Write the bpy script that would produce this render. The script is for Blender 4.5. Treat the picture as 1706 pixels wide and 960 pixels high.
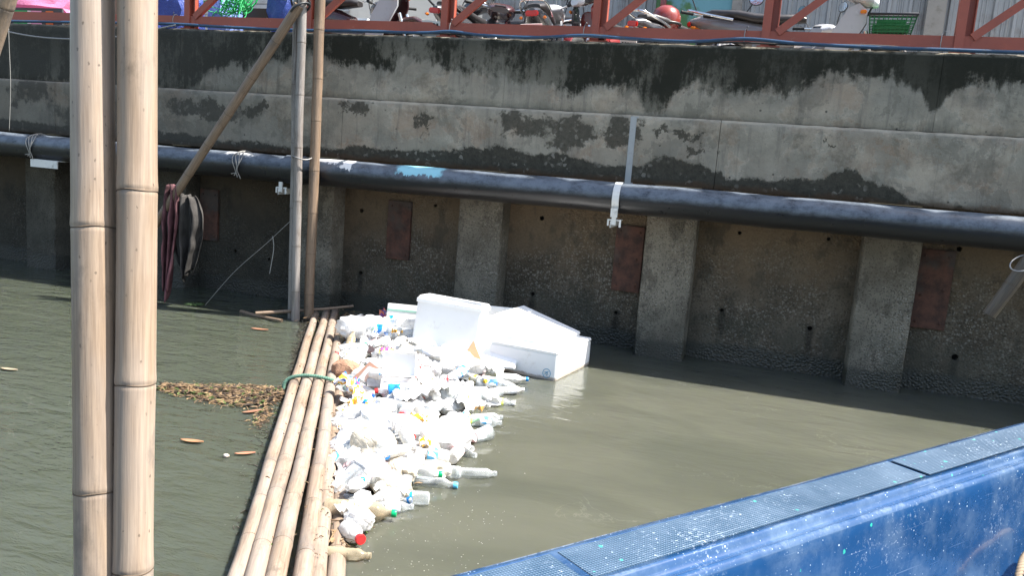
import bpy, bmesh, math, random
from mathutils import Vector, Matrix, Quaternion, noise as mn

for o in list(bpy.data.objects): bpy.data.objects.remove(o, do_unlink=True)
S = bpy.context.scene
C = S.collection
R = math.radians
rnd = random.Random(7)

# ------------------------------------------------------------------ camera, sky, sun, exposure
cd = bpy.data.cameras.new('camera'); cam = bpy.data.objects.new('camera', cd); C.objects.link(cam)
cd.sensor_width = 36.0; cd.lens = 28.893; cd.clip_start = 0.05; cd.clip_end = 3000
FW = Vector((-0.29840412, 0.94131411, -0.15774259)); RT = Vector((0.94678925, 0.31282531, 0.07569966)); UP = Vector((-0.12060303, 0.1267599, 0.98457444))
m = Matrix((RT, UP, -FW)).transposed().to_4x4(); m.translation = (0, 0, 1.58)
cam.matrix_world = m
S.camera = cam

SUN = Vector((0.50, 0.14, 0.85)).normalized()          # direction towards the sun
W = bpy.data.worlds.new('World'); S.world = W; W.use_nodes = True
nt = W.node_tree; nt.nodes.clear()
sky = nt.nodes.new('ShaderNodeTexSky'); sky.sky_type = 'NISHITA'; sky.sun_disc = False
sky.sun_elevation = math.asin(SUN.z); sky.sun_rotation = math.atan2(SUN.x, SUN.y)
sky.air_density = 1.3; sky.dust_density = 2.5; sky.ozone_density = 1.0
bg = nt.nodes.new('ShaderNodeBackground'); bg.inputs[1].default_value = 0.09
wo = nt.nodes.new('ShaderNodeOutputWorld')
nt.links.new(sky.outputs[0], bg.inputs[0]); nt.links.new(bg.outputs[0], wo.inputs[0])
sl = bpy.data.lights.new('sun', 'SUN'); sl.energy = 4.5; sl.angle = R(0.55); sl.color = (1.0, 0.955, 0.88)
so = bpy.data.objects.new('sun', sl); C.objects.link(so)
so.rotation_euler = SUN.to_track_quat('Z', 'Y').to_euler(); so.location = (6, 2, 12)
S.view_settings.view_transform = 'Standard'; S.view_settings.look = 'None'
S.view_settings.exposure = 1.72; S.view_settings.gamma = 1.0
try: S.view_settings.use_curve_mapping = False
except Exception: pass

# ------------------------------------------------------------------ mesh helpers
class MB:
    def __init__(s): s.v = []; s.f = []
    def add(s, vs, fs):
        n = len(s.v); s.v += [Vector(p) for p in vs]; s.f += [tuple(i + n for i in q) for q in fs]; return s
    def box(s, c, d, rot=None, bev=0.0):
        c = Vector(c); x, y, z = d[0]/2, d[1]/2, d[2]/2
        if bev > 0:
            b = min(bev, x*.9, y*.9, z*.9); pts = []; bm = bmesh.new()
            bmesh.ops.create_cube(bm, size=1.0)
            for w in bm.verts: w.co = Vector((w.co.x*2*x, w.co.y*2*y, w.co.z*2*z))
            bmesh.ops.bevel(bm, geom=bm.edges[:], offset=b, segments=2, affect='EDGES')
            bm.verts.index_update(); vs = [w.co.copy() for w in bm.verts]; fs = [[q.index for q in f.verts] for f in bm.faces]; bm.free()
        else:
            vs = [Vector((i, j, k)) for i in (-x, x) for j in (-y, y) for k in (-z, z)]
            fs = [(0, 1, 3, 2), (4, 6, 7, 5), (0, 4, 5, 1), (2, 3, 7, 6), (0, 2, 6, 4), (1, 5, 7, 3)]
        if rot is not None: vs = [rot @ p for p in vs]
        return s.add([p + c for p in vs], fs)
    def tube(s, path, rad, seg=10, caps=True, closed=False):
        P = [Vector(p) for p in path]; n = len(P)
        rr = rad if isinstance(rad, (list, tuple)) else [rad]*n
        vs = []; fs = []; prev = None
        for i in range(n):
            a = P[(i-1) % n] if (closed or i > 0) else P[i]; b = P[(i+1) % n] if (closed or i < n-1) else P[i]
            t = (b-a).normalized()
            if prev is None:
                u = t.orthogonal().normalized()
            else:
                u = (prev - t*prev.dot(t)); u = u.normalized() if u.length > 1e-6 else t.orthogonal().normalized()
            prev = u; w = t.cross(u)
            for k in range(seg):
                q = 2*math.pi*k/seg; vs.append(P[i] + (u*math.cos(q) + w*math.sin(q))*rr[i])
        for i in range(n if closed else n-1):
            j = (i+1) % n
            for k in range(seg):
                l = (k+1) % seg; fs.append((i*seg+k, i*seg+l, j*seg+l, j*seg+k))
        if caps and not closed:
            fs.append(tuple(range(seg))[::-1]); fs.append(tuple((n-1)*seg+k for k in range(seg)))
        return s.add(vs, fs)
    def lathe(s, prof, seg=20, M=None, fn=None):
        vs = []; fs = []; n = len(prof)
        for i, (r, z) in enumerate(prof):
            for k in range(seg):
                q = 2*math.pi*k/seg; p = Vector((r*math.cos(q), r*math.sin(q), z))
                if fn: p = fn(p, q)
                vs.append(M @ p if M else p)
        for i in range(n-1):
            for k in range(seg):
                l = (k+1) % seg; fs.append((i*seg+k, i*seg+l, (i+1)*seg+l, (i+1)*seg+k))
        if prof[0][0] > 1e-5: fs.append(tuple(range(seg))[::-1])
        if prof[-1][0] > 1e-5: fs.append(tuple((n-1)*seg+k for k in range(seg)))
        return s.add(vs, fs)
    def grid(s, nx, ny, fn):
        vs = [fn(i/nx, j/ny) for j in range(ny+1) for i in range(nx+1)]
        fs = [(j*(nx+1)+i, j*(nx+1)+i+1, (j+1)*(nx+1)+i+1, (j+1)*(nx+1)+i) for j in range(ny) for i in range(nx)]
        return s.add(vs, fs)
    def prism(s, prof, y0, y1, M=None):                       # polygon in local x,z extruded along y
        n = len(prof); vs = [Vector((x, y0, z)) for x, z in prof] + [Vector((x, y1, z)) for x, z in prof]
        fs = [tuple(range(n))[::-1], tuple(range(n, 2*n))] + [(i, (i+1) % n, n+(i+1) % n, n+i) for i in range(n)]
        fs = [f[::-1] for f in fs]
        return s.add([M @ p for p in vs] if M else vs, fs)
    def loft(s, secs, seg=16, p=2.6):                         # secs: (x, zc, halfw, halfh) superellipse sections along x
        vs = []; fs = []; n = len(secs)
        for x, zc, hw, hh in secs:
            for k in range(seg):
                q = 2*math.pi*k/seg; c, d = math.cos(q), math.sin(q)
                vs.append(Vector((x, hw*math.copysign(abs(c)**(2/p), c), zc + hh*math.copysign(abs(d)**(2/p), d))))
        for i in range(n-1):
            for k in range(seg):
                l = (k+1) % seg; fs.append((i*seg+k, i*seg+l, (i+1)*seg+l, (i+1)*seg+k))
        fs.append(tuple(range(seg))[::-1]); fs.append(tuple((n-1)*seg+k for k in range(seg)))
        return s.add(vs, fs)
    def mesh(s, name, smooth=False, ang=None):
        me = bpy.data.meshes.new(name); me.from_pydata([tuple(p) for p in s.v], [], s.f); me.validate()
        bm = bmesh.new(); bm.from_mesh(me); bmesh.ops.recalc_face_normals(bm, faces=bm.faces[:]); bm.to_mesh(me); bm.free()
        if smooth:
            me.polygons.foreach_set('use_smooth', [True]*len(me.polygons))
            if ang: me.set_sharp_from_angle(angle=R(ang))
        return me
    def build(s, name, mat, parent=None, smooth=False, ang=None, world=True):
        if parent is not None and world:
            off = root_loc(parent)
            s.v = [p - off for p in s.v]
        o = bpy.data.objects.new(name, s.mesh(name, smooth, ang)); C.objects.link(o)
        o.data.materials.append(mat)
        if parent is not None: o.parent = parent
        return o

def root_loc(o):
    l = Vector((0, 0, 0))
    while o is not None: l += o.location; o = o.parent
    return l
def tag(o, label=None, cat=None, group=None, kind=None):
    if label: o['label'] = label
    if cat: o['category'] = cat
    if group: o['group'] = group
    if kind: o['kind'] = kind
    return o
def thing(name, label, cat, loc=(0, 0, 0), rot=None, group=None):
    o = bpy.data.objects.new(name, None); C.objects.link(o); o.location = loc; o.empty_display_size = 0.1
    if rot is not None:
        o.rotation_mode = 'QUATERNION'; o.rotation_quaternion = rot
    return tag(o, label, cat, group)
def inst(name, me, mat, parent=None, loc=(0, 0, 0), rot=None):
    o = bpy.data.objects.new(name, me); C.objects.link(o)
    if not me.materials: me.materials.append(mat)
    o.material_slots[0].link = 'OBJECT'; o.material_slots[0].material = mat
    o.location = loc
    if rot is not None: o.rotation_mode = 'QUATERNION'; o.rotation_quaternion = rot
    if parent is not None: o.parent = parent
    return o
def zrot(a): return Quaternion((0, 0, 1), R(a))
def lay(az, tilt=0, roll=0):                                   # local +z laid down pointing at azimuth az (deg), raised by tilt
    d = Vector((math.cos(R(az))*math.cos(R(tilt)), math.sin(R(az))*math.cos(R(tilt)), math.sin(R(tilt))))
    return d.to_track_quat('Z', 'Y') @ zrot(roll)
def fbm(p, sc, oc=4, H=1.0): return mn.fractal(Vector(p)*sc, H, 2.0, oc)
def catmull(P, n=8):
    P = [Vector(p) for p in P]; out = []
    for i in range(len(P)-1):
        a, b, c, d = P[max(i-1, 0)], P[i], P[i+1], P[min(i+2, len(P)-1)]
        for k in range(n):
            t = k/n; out.append(0.5*((2*b) + (c-a)*t + (2*a-5*b+4*c-d)*t*t + (3*b-a-3*c+d)*t**3))
    out.append(P[-1]); return out

# ------------------------------------------------------------------ node helpers
class NT:
    def __init__(s, name):
        s.m = bpy.data.materials.new(name); s.m.use_nodes = True; s.t = s.m.node_tree; s.t.nodes.clear()
        s.out = s.n('ShaderNodeOutputMaterial'); s.pos = None
    def n(s, typ, **kw):
        o = s.t.nodes.new(typ)
        for k, v in kw.items(): setattr(o, k, v)
        return o
    def set(s, sock, v):
        if v is None: return
        if isinstance(v, bpy.types.NodeSocket): s.t.links.new(v, sock)
        elif isinstance(v, (tuple, list)) and sock.type == 'RGBA': sock.default_value = (*v[:3], 1.0)
        else: sock.default_value = v
    def P(s):
        if s.pos is None: s.pos = s.n('ShaderNodeNewGeometry').outputs['Position']
        return s.pos
    def O(s): return s.n('ShaderNodeTexCoord').outputs['Object']
    def map(s, vec, scale=(1, 1, 1), loc=(0, 0, 0), rot=(0, 0, 0)):
        o = s.n('ShaderNodeMapping'); s.set(o.inputs[0], vec); o.inputs[1].default_value = loc; o.inputs[2].default_value = rot; o.inputs[3].default_value = scale
        return o.outputs[0]
    def noise(s, vec, scale, detail=4, rough=0.55, dist=0.0, col=False):
        o = s.n('ShaderNodeTexNoise'); s.set(o.inputs['Vector'], vec); o.inputs['Scale'].default_value = scale
        o.inputs['Detail'].default_value = detail; o.inputs['Roughness'].default_value = rough; o.inputs['Distortion'].default_value = dist
        return o.outputs['Color' if col else 'Fac']
    def vor(s, vec, scale, feat='F1', rand=1.0):
        o = s.n('ShaderNodeTexVoronoi', feature=feat); s.set(o.inputs['Vector'], vec); o.inputs['Scale'].default_value = scale; o.inputs['Randomness'].default_value = rand
        return o
    def M(s, op, a, b=None, c=None, clamp=False):
        o = s.n('ShaderNodeMath', operation=op, use_clamp=clamp); s.set(o.inputs[0], a)
        if b is not None: s.set(o.inputs[1], b)
        if c is not None: s.set(o.inputs[2], c)
        return o.outputs[0]
    def ss(s, x, a, b):                                         # smoothstep a..b -> 0..1
        o = s.n('ShaderNodeMapRange', interpolation_type='SMOOTHSTEP'); s.set(o.inputs[0], x); s.set(o.inputs[1], a); s.set(o.inputs[2], b)
        return o.outputs[0]
    def mr(s, x, a, b, c=0.0, d=1.0):
        o = s.n('ShaderNodeMapRange'); s.set(o.inputs[0], x); s.set(o.inputs[1], a); s.set(o.inputs[2], b); s.set(o.inputs[3], c); s.set(o.inputs[4], d)
        return o.outputs[0]
    def mix(s, f, a, b, mode='MIX'):
        o = s.n('ShaderNodeMix', data_type='RGBA', blend_type=mode); s.set(o.inputs[0], f); s.set(o.inputs[6], a); s.set(o.inputs[7], b)
        return o.outputs[2]
    def xyz(s, v):
        o = s.n('ShaderNodeSeparateXYZ'); s.set(o.inputs[0], v); return o.outputs
    def comb(s, x, y, z):
        o = s.n('ShaderNodeCombineXYZ'); s.set(o.inputs[0], x); s.set(o.inputs[1], y); s.set(o.inputs[2], z); return o.outputs[0]
    def curve(s, x, pts, xr, yr):                               # piecewise curve y(x)
        f = s.mr(x, xr[0], xr[1]); o = s.n('ShaderNodeFloatCurve'); s.set(o.inputs['Value'], f); cu = o.mapping.curves[0]
        q = [((a-xr[0])/(xr[1]-xr[0]), (b-yr[0])/(yr[1]-yr[0])) for a, b in pts]
        cu.points[0].location = (0, q[0][1]); cu.points[-1].location = (1, q[-1][1])
        for a, b in q: cu.points.new(a, b)
        o.mapping.update()
        return s.mr(o.outputs[0], 0.0, 1.0, yr[0], yr[1])
    def bump(s, h, strength=0.5, dist=0.01, nrm=None):
        o = s.n('ShaderNodeBump'); o.inputs['Strength'].default_value = strength; o.inputs['Distance'].default_value = dist; s.set(o.inputs['Height'], h)
        if nrm is not None: s.set(o.inputs['Normal'], nrm)
        return o.outputs[0]
    def bsdf(s, col, rough=0.6, metal=0.0, nrm=None, spec=None, ior=None, coat=None, trans=None, alpha=None, finish=True, sss=None):
        o = s.n('ShaderNodeBsdfPrincipled'); s.set(o.inputs['Base Color'], col); s.set(o.inputs['Roughness'], rough); s.set(o.inputs['Metallic'], metal)
        if nrm is not None: s.set(o.inputs['Normal'], nrm)
        if spec is not None: s.set(o.inputs['Specular IOR Level'], spec)
        if ior is not None: o.inputs['IOR'].default_value = ior
        if coat is not None: o.inputs['Coat Weight'].default_value = coat; o.inputs['Coat Roughness'].default_value = 0.05
        if trans is not None: s.set(o.inputs['Transmission Weight'], trans)
        if alpha is not None: s.set(o.inputs['Alpha'], alpha)
        if finish: s.t.links.new(o.outputs[0], s.out.inputs[0])
        return o
    def translucent(s, p, col, w, nrm=None):
        t = s.n('ShaderNodeBsdfTranslucent'); s.set(t.inputs[0], col)
        if nrm is not None: s.set(t.inputs['Normal'], nrm)
        x = s.n('ShaderNodeMixShader'); x.inputs[0].default_value = w
        s.t.links.new(p.outputs[0], x.inputs[1]); s.t.links.new(t.outputs[0], x.inputs[2]); s.t.links.new(x.outputs[0], s.out.inputs[0])
        return x

def simple(name, col, rough=0.5, metal=0.0, var=0.25, scale=8.0, coat=None, bump=0.15, dirt=0.0, dirtcol=(0.1, 0.085, 0.06)):
    n = NT(name); O = n.O(); f = n.noise(O, scale, 5, 0.6)
    c = n.mix(f, tuple(x*(1-var) for x in col), tuple(min(1, x*(1+var)) for x in col))
    if dirt > 0: c = n.mix(n.M('MULTIPLY', n.ss(n.noise(O, scale*1.7, 6, 0.65), 0.5, 0.72), dirt), c, dirtcol)
    n.bsdf(c, n.mr(f, 0.3, 0.7, rough*0.85, min(1, rough*1.15)), metal, n.bump(n.noise(O, scale*6, 4), bump, 0.004), coat=coat)
    return n.m

# ------------------------------------------------------------------ materials of the setting
TOPST = [(-8, 1.9), (-5.77, 1.98), (-4.95, 2.22), (-4.06, 2.28), (-3.57, 2.25), (-3.12, 2.37), (-2.77, 2.25), (-2.39, 2.25), (-2.02, 2.19), (-1.7, 2.15), (-1.51, 2.19), (-1.21, 2.18), (-1.11, 2.0), (-1.03, 2.0), (-0.92, 2.12), (-0.74, 2.2), (-0.38, 2.21), (-0.11, 2.21), (0.09, 2.28), (0.47, 2.33), (0.71, 2.33), (0.88, 2.28), (0.97, 2.12), (1.03, 2.28), (1.25, 2.35), (1.5, 2.33), (3, 2.2)]
LOWST = [(-8, 1.55), (-5.81, 1.56), (-4.92, 1.53), (-4.01, 1.53), (-3.65, 1.57), (-3.06, 1.58), (-2.61, 1.61), (-2.28, 1.64), (-1.96, 1.62), (-1.65, 1.6), (-1.15, 1.58), (-0.96, 1.65), (-0.49, 1.59), (-0.39, 1.53), (-0.3, 1.56), (0.18, 1.57), (0.34, 1.66), (0.4, 1.69), (0.56, 1.61), (0.82, 1.52), (0.95, 1.46), (1.63, 1.46), (3, 1.5)]
BLOBS = [(-3.66, 1.90, .16, .09), (-3.02, 1.82, .07, .12), (-5.33, 1.80, .45, .10), (-4.73, 1.84, .2, .09), (-2.14, 1.86, .28, .13), (-1.72, 1.82, .3, .14), (-1.3, 1.83, .2, .16), (-0.82, 1.85, .2, .035), (-0.66, 1.74, .12, .03), (-6.6, 1.7, .6, .2), (0.3, 1.86, .05, .02), (-7.4, 1.9, .3, .2)]

def mat_concrete(name, top):
    n = NT(name); P = n.P(); X, Y, Z = n.xyz(P)
    big = n.noise(P, 1.3, 5, 0.6); mid = n.noise(n.map(P, (1, 1, 1), (3, 1, 7)), 5.0, 6, 0.65); fine = n.noise(P, 38, 6, 0.7)
    grain = n.noise(P, 180, 3, 0.6)
    warm = n.ss(n.noise(n.map(P, (1, 1, 1.6), (11, 4, 2)), 1.7, 5, 0.6), 0.42, 0.66)
    c = n.mix(n.ss(mid, 0.3, 0.7), (0.17, 0.150, 0.118), (0.41, 0.358, 0.28))
    c = n.mix(n.M('MULTIPLY', warm, 0.6), c, (0.30, 0.215, 0.15))
    c = n.mix(n.M('MULTIPLY', n.ss(big, 0.5, 0.7), 0.5), c, (0.20, 0.20, 0.185))
    c = n.mix(n.ss(fine, 0.35, 0.8), c, n.mix(0.5, c, (0.36, 0.32, 0.265)))
    pw = n.noise(n.map(P, (1, 1, 1), (21, 3, 13)), 1.6, 8, 0.72, .25)
    skim = n.ss(pw, .500, .515); rim_ = n.M('MULTIPLY', n.ss(n.M('ABSOLUTE', n.M('SUBTRACT', pw, .508)), .018, .0), n.ss(mid, .42, .55))
    c = n.mix(n.M('MULTIPLY', skim, .55), c, n.mix(mid, (0.205, 0.20, 0.168), (0.335, 0.315, 0.26)))
    c = n.mix(n.M('MULTIPLY', rim_, .35), c, (0.46, 0.42, 0.35))
    pw2 = n.noise(n.map(P, (1, 1, 1), (2, 31, 3)), 3.1, 8, 0.72, .3); c = n.mix(n.M('MULTIPLY', n.ss(pw2, .545, .56), .45), c, (0.15, 0.14, 0.115))
    spk = n.noise(P, 75, 4, .75); c = n.mix(n.M('MULTIPLY', n.ss(spk, .60, .70), .5), c, (0.07, 0.065, 0.055))
    streak = n.noise(n.map(P, (9, 9, 0.7)), 2.0, 5, 0.65)
    c = n.mix(n.M('MULTIPLY', n.ss(streak, 0.52, 0.72), 0.45), c, (0.10, 0.095, 0.085))
    # pock marks
    pk = n.vor(n.map(P, (1, 1, 1)), 9.0)
    pock = n.M('MULTIPLY', n.ss(pk.outputs['Distance'], 0.11, 0.04), n.ss(mid, 0.48, 0.56))
    c = n.mix(n.M('MULTIPLY', pock, .85), c, (0.05, 0.045, 0.04))
    wob = n.M('ADD', n.M('MULTIPLY', n.M('SUBTRACT', n.noise(n.map(P, (1, 1, .8)), 3.4, 9, 0.72, 0.3), 0.5), 0.48), n.M('MULTIPLY', n.M('SUBTRACT', n.noise(P, 26, 5, 0.7), 0.5), 0.10))
    if top:
        e = n.curve(X, TOPST, (-8, 3), (1.8, 2.6))
        d = n.M('ADD', n.M('SUBTRACT', Z, e), wob)
        mask = n.ss(n.M('ADD', d, n.M('MULTIPLY', n.M('SUBTRACT', n.noise(n.map(P, (14, 14, .9)), 1.5, 5, .65), .5), .16)), -0.035, 0.05)
        halo = n.ss(d, -0.14, 0.0)
        c = n.mix(n.M('MULTIPLY', halo, 0.25), c, (0.20, 0.19, 0.165))
        mott = n.noise(n.map(P, (1, 1, .55)), 30, 7, 0.78)
        vert = n.noise(n.map(P, (12, 12, .8)), 1.6, 4, 0.6)
        sm = n.noise(n.map(P, (1, 1, .7), (9, 9, 9)), 2.6, 5, .6)
        mo = n.ss(n.M('ADD', n.M('MULTIPLY', n.M('SUBTRACT', mott, .5), .75), n.M('ADD', n.M('MULTIPLY', n.M('SUBTRACT', vert, 0.5), .45), n.M('MULTIPLY', n.M('SUBTRACT', sm, .5), 1.3))), -0.08, 0.16)
        low = n.ss(d, 0.30, 0.02)
        dark = n.mix(n.M('MULTIPLY', n.M('MULTIPLY', mo, n.mr(low, 0, 1, .45, 1.0)), n.mr(n.ss(X, -1.3, .2), 0, 1, .85, .22)), (0.020, 0.021, 0.016), (0.17, 0.16, 0.13))
        mask = n.M('MULTIPLY', mask, 0.96)
        # pale crust along the arris
        crust = n.M('MULTIPLY', n.ss(Z, 2.515, 2.545), n.ss(n.noise(P, 11, 5, .6), 0.36, 0.6))
        c = n.mix(mask, c, dark); c = n.mix(n.M('MULTIPLY', crust, .85), c, (0.34, 0.30, 0.24))
        # crack
    else:
        e = n.curve(X, LOWST, (-8, 3), (1.3, 1.9))
        d = n.M('ADD', n.M('SUBTRACT', e, Z), n.M('MULTIPLY', wob, .45))
        mask = n.ss(d, -0.012, 0.014)
        wc = n.xyz(n.noise(n.map(P, (1, 1, 1), (2, 8, 4)), 5.5, 8, .7, col=True)); X2 = n.M('ADD', X, n.M('MULTIPLY', n.M('SUBTRACT', wc[0], .5), .85)); Z2 = n.M('ADD', Z, n.M('MULTIPLY', n.M('SUBTRACT', wc[1], .5), .50))
        for bx, bz, rx, rz in BLOBS:
            dx = n.M('DIVIDE', n.M('SUBTRACT', X2, bx), rx); dz = n.M('DIVIDE', n.M('SUBTRACT', Z2, bz), rz)
            q = n.M('SUBTRACT', 1.0, n.M('SQRT', n.M('ADD', n.M('MULTIPLY', dx, dx), n.M('MULTIPLY', dz, dz))))
            mm = n.ss(n.M('ADD', q, n.M('MULTIPLY', wob, 2.0)), 0.02, 0.34)
            mask = n.M('MAXIMUM', mask, n.M('MULTIPLY', mm, 0.88))
        st = n.vor(n.map(P, (1, 1, 1)), 38)
        stones = n.ss(n.xyz(st.outputs['Color'])[0], 0.80, 0.95)
        dark = n.mix(n.M('MULTIPLY', stones, n.ss(n.noise(P, 6, 3), .45, .6)), n.mix(n.noise(P, 30, 5, .7), (0.014, 0.015, 0.012), (0.11, 0.10, 0.08)), (0.20, 0.185, 0.155))
        c = n.mix(mask, c, dark)
        base = n.ss(n.M('ADD', Z, n.M('MULTIPLY', wob, .3)), 1.50, 1.45)
        c = n.mix(n.M('MULTIPLY', base, .7), c, (0.10, 0.062, 0.04))
        led = n.ss(n.M('ADD', Z, n.M('MULTIPLY', wob, .06)), 1.956, 1.968)  # ledge arris: pale crust and caught sky light painted together
        c = n.mix(n.M('MULTIPLY', n.M('MULTIPLY', led, n.mr(n.ss(n.noise(n.map(P, (1, 1, 3)), 7, 6, .7), .36, .58), 0, 1, .1, 1.0)), .8), c, (0.42, 0.37, 0.29))
    left_shade = n.ss(X, -3.6, -6.2)                                      # shade over the left stretch, painted into the wall colour
    c = n.mix(n.M('MULTIPLY', left_shade, 0.55), c, (0.07, 0.068, 0.062))
    h = n.M('ADD', n.M('ADD', n.M('MULTIPLY', fine, 0.6), n.M('MULTIPLY', grain, .25)), n.M('SUBTRACT', n.M('MULTIPLY', mid, 1.0), n.M('MULTIPLY', mask, 0.25)))
    n.bsdf(c, n.mr(fine, .3, .7, .85, 1.0), 0, n.bump(h, .7, .012), spec=.06)
    return n.m

def mat_aggregate(name, base, warmtop, stone, scale=30.0):
    n = NT(name); P = n.P(); X, Y, Z = n.xyz(P)
    rnd_ = n.n('ShaderNodeObjectInfo').outputs['Random']; sh = n.n('ShaderNodeVectorMath', operation='ADD'); n.set(sh.inputs[0], P); n.set(sh.inputs[1], n.comb(n.M('MULTIPLY', rnd_, 37.0), 0.0, n.M('MULTIPLY', rnd_, 11.0))); PS = sh.outputs[0]
    dist = n.M('MULTIPLY', n.noise(P, 9, 4), 0.04)
    v = n.vor(n.comb(n.M('ADD', X, dist), Y, Z), scale); v2 = n.vor(P, scale*2.1)
    f = n.noise(PS, 3.0, 6, 0.65); fine = n.noise(P, 60, 5, .7)
    c = n.mix(n.ss(f, .3, .7), tuple(b*.62 for b in base), tuple(b*1.3 for b in base))
    c = n.mix(n.M('MULTIPLY', rnd_, .4), c, tuple(b*.55 for b in base))
    ex = n.ss(n.M('ADD', n.noise(n.map(PS, (1, 1, 1), (5, 5, 5)), 2.3, 5, .6), n.M('MULTIPLY', n.M('SUBTRACT', .55, Z), .10)), .36, .60)
    r1 = n.xyz(v.outputs['Color'])[0]
    st = n.M('MULTIPLY', n.M('MULTIPLY', n.ss(r1, .55, .95), n.ss(v.outputs['Distance'], .62, .35)), ex)
    c = n.mix(n.M('MULTIPLY', st, stone), c, (0.33, 0.31, 0.27))
    st2 = n.M('MULTIPLY', n.ss(n.xyz(v2.outputs['Color'])[1], .8, .98), ex)
    c = n.mix(n.M('MULTIPLY', st2, stone*.8), c, (0.36, 0.34, 0.29))
    dk = n.ss(n.xyz(v2.outputs['Color'])[2], .72, .95)
    c = n.mix(n.M('MULTIPLY', dk, .55), c, (0.03, 0.028, 0.024))
    if warmtop > 0:
        w = n.M('MULTIPLY', n.ss(n.M('ADD', Z, n.M('MULTIPLY', n.M('SUBTRACT', n.noise(P, 3.5, 5, .65), .5), .9)), .55, 1.25), warmtop)
        c = n.mix(w, c, n.mix(fine, (0.10, 0.068, 0.042), (0.25, 0.18, 0.115)))
    mud = n.noise(n.map(PS, (1, 1, .6), (6, 2, 8)), 4.2, 7, .7); c = n.mix(n.M('MULTIPLY', n.ss(mud, .53, .62), .5), c, (0.05, 0.046, 0.038))
    for hx, hz in ((-3.77, .36), (-1.26, .30), (-0.37, .44), (0.34, .38), (-2.03, .37), (1.42, .30)):
        wx = n.M('ABSOLUTE', n.M('ADD', n.M('SUBTRACT', X, hx), n.M('MULTIPLY', n.M('SUBTRACT', n.noise(P, 10, 4), .5), .06)))
        dr = n.M('MULTIPLY', n.ss(wx, .045, .012), n.M('MULTIPLY', n.ss(Z, hz+.05, hz+.0), n.ss(Z, hz-.34, hz-.12))); c = n.mix(n.M('MULTIPLY', dr, .65), c, (0.022, 0.021, 0.018))
    wet = n.ss(n.M('ADD', Z, n.M('MULTIPLY', n.M('SUBTRACT', n.noise(P, 7, 5, .65), .5), .14)), .19, .12)
    tide = n.M('MULTIPLY', n.ss(Z, .50, .34), n.ss(n.noise(n.map(P, (1, 1, .5)), 5, 5, .65), .35, .6)); c = n.mix(n.M('MULTIPLY', tide, .4), c, (0.075, 0.078, 0.062))
    c = n.mix(n.M('MULTIPLY', wet, .8), c, (0.028, 0.03, 0.024))
    left_shade = n.ss(X, -4.05, -4.6)  # shade on the left bays, painted into piles and panels
    c = n.mix(n.M('MULTIPLY', left_shade, .62), c, (0.03, 0.03, 0.027))
    h = n.M('ADD', n.M('MULTIPLY', n.M('MULTIPLY', n.ss(v.outputs['Distance'], .7, .1), ex), 1.0), n.M('MULTIPLY', fine, .6))
    n.bsdf(c, n.mr(wet, 0, 1, .88, .35), 0, n.bump(h, .7, .012), spec=n.mr(wet, 0, 1, .08, .4))
    return n.m

def mat_rust(name):
    n = NT(name); P = n.P(); f = n.noise(P, 9, 7, .7); g = n.noise(n.map(P, (1, 1, 1), (4, 4, 4)), 3.5, 4)
    c = n.mix(n.ss(f, .35, .65), (0.045, 0.024, 0.018), (0.115, 0.05, 0.034)); c = n.mix(n.M('MULTIPLY', n.ss(g, .5, .66), .75), c, (0.065, 0.058, 0.052))
    c = n.mix(n.M('MULTIPLY', n.ss(n.noise(P, 25, 5, .7), .6, .75), .6), c, (0.28, 0.105, 0.05))
    n.bsdf(c, .85, 0, n.bump(f, .5, .006)); return n.m

def mat_pipe():
    n = NT('black_pipe_plastic'); P = n.P(); X, Y, Z = n.xyz(P)
    f = n.noise(n.map(P, (.6, 1, 1)), 14, 7, .72); g = n.noise(n.map(P, (1, 1, 1)), 55, 5, .7)
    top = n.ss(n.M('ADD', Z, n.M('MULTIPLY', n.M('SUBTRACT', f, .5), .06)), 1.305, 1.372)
    dust_sheen = n.M('MULTIPLY', top, n.mr(n.ss(n.M('ADD', f, n.M('MULTIPLY', g, .3)), .45, .78), 0, 1, .35, 1))  # dust plus the blue-grey sky highlight, painted along the pipe top
    c = n.mix(n.M('MULTIPLY', dust_sheen, .9), (0.011, 0.013, 0.017), (0.14, 0.165, 0.20))
    c = n.mix(n.M('MULTIPLY', n.ss(g, .60, .72), .35), c, (0.006, 0.006, 0.007))
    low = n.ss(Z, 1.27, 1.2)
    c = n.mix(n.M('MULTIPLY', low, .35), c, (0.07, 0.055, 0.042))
    def patch(x0, w, zlo, ed, col, c, amt=1.0):
        dx = n.M('ABSOLUTE', n.M('SUBTRACT', X, x0)); wz = n.M('ADD', Z, n.M('MULTIPLY', n.M('SUBTRACT', n.noise(n.map(P, (1, 1, .25)), ed, 5, .7), .5), .13))
        wx = n.M('ADD', dx, n.M('MULTIPLY', n.M('SUBTRACT', n.noise(P, 11, 5, .7), .5), .22))
        k = n.M('MULTIPLY', n.ss(wx, w, w*.75), n.ss(wz, zlo, zlo+.012))
        return n.mix(n.M('MULTIPLY', k, amt), c, col)
    c = patch(-2.93, .24, 1.36, 26, (0.30, 0.62, 0.72), c, .9)
    c = patch(-3.62, .07, 1.36, 30, (0.75, 0.75, 0.74), c)
    c = patch(-3.82, .12, 1.40, 30, (0.72, 0.72, 0.72), c, .9)
    c = patch(-4.72, .2, 1.40, 24, (0.5, 0.5, 0.5), c, .8)
    n.bsdf(c, n.mr(f, .3, .7, .24, .42), 0, n.bump(n.M('ADD', f, n.M('MULTIPLY', g, .4)), .25, .006), spec=.5)
    return n.m

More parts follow.
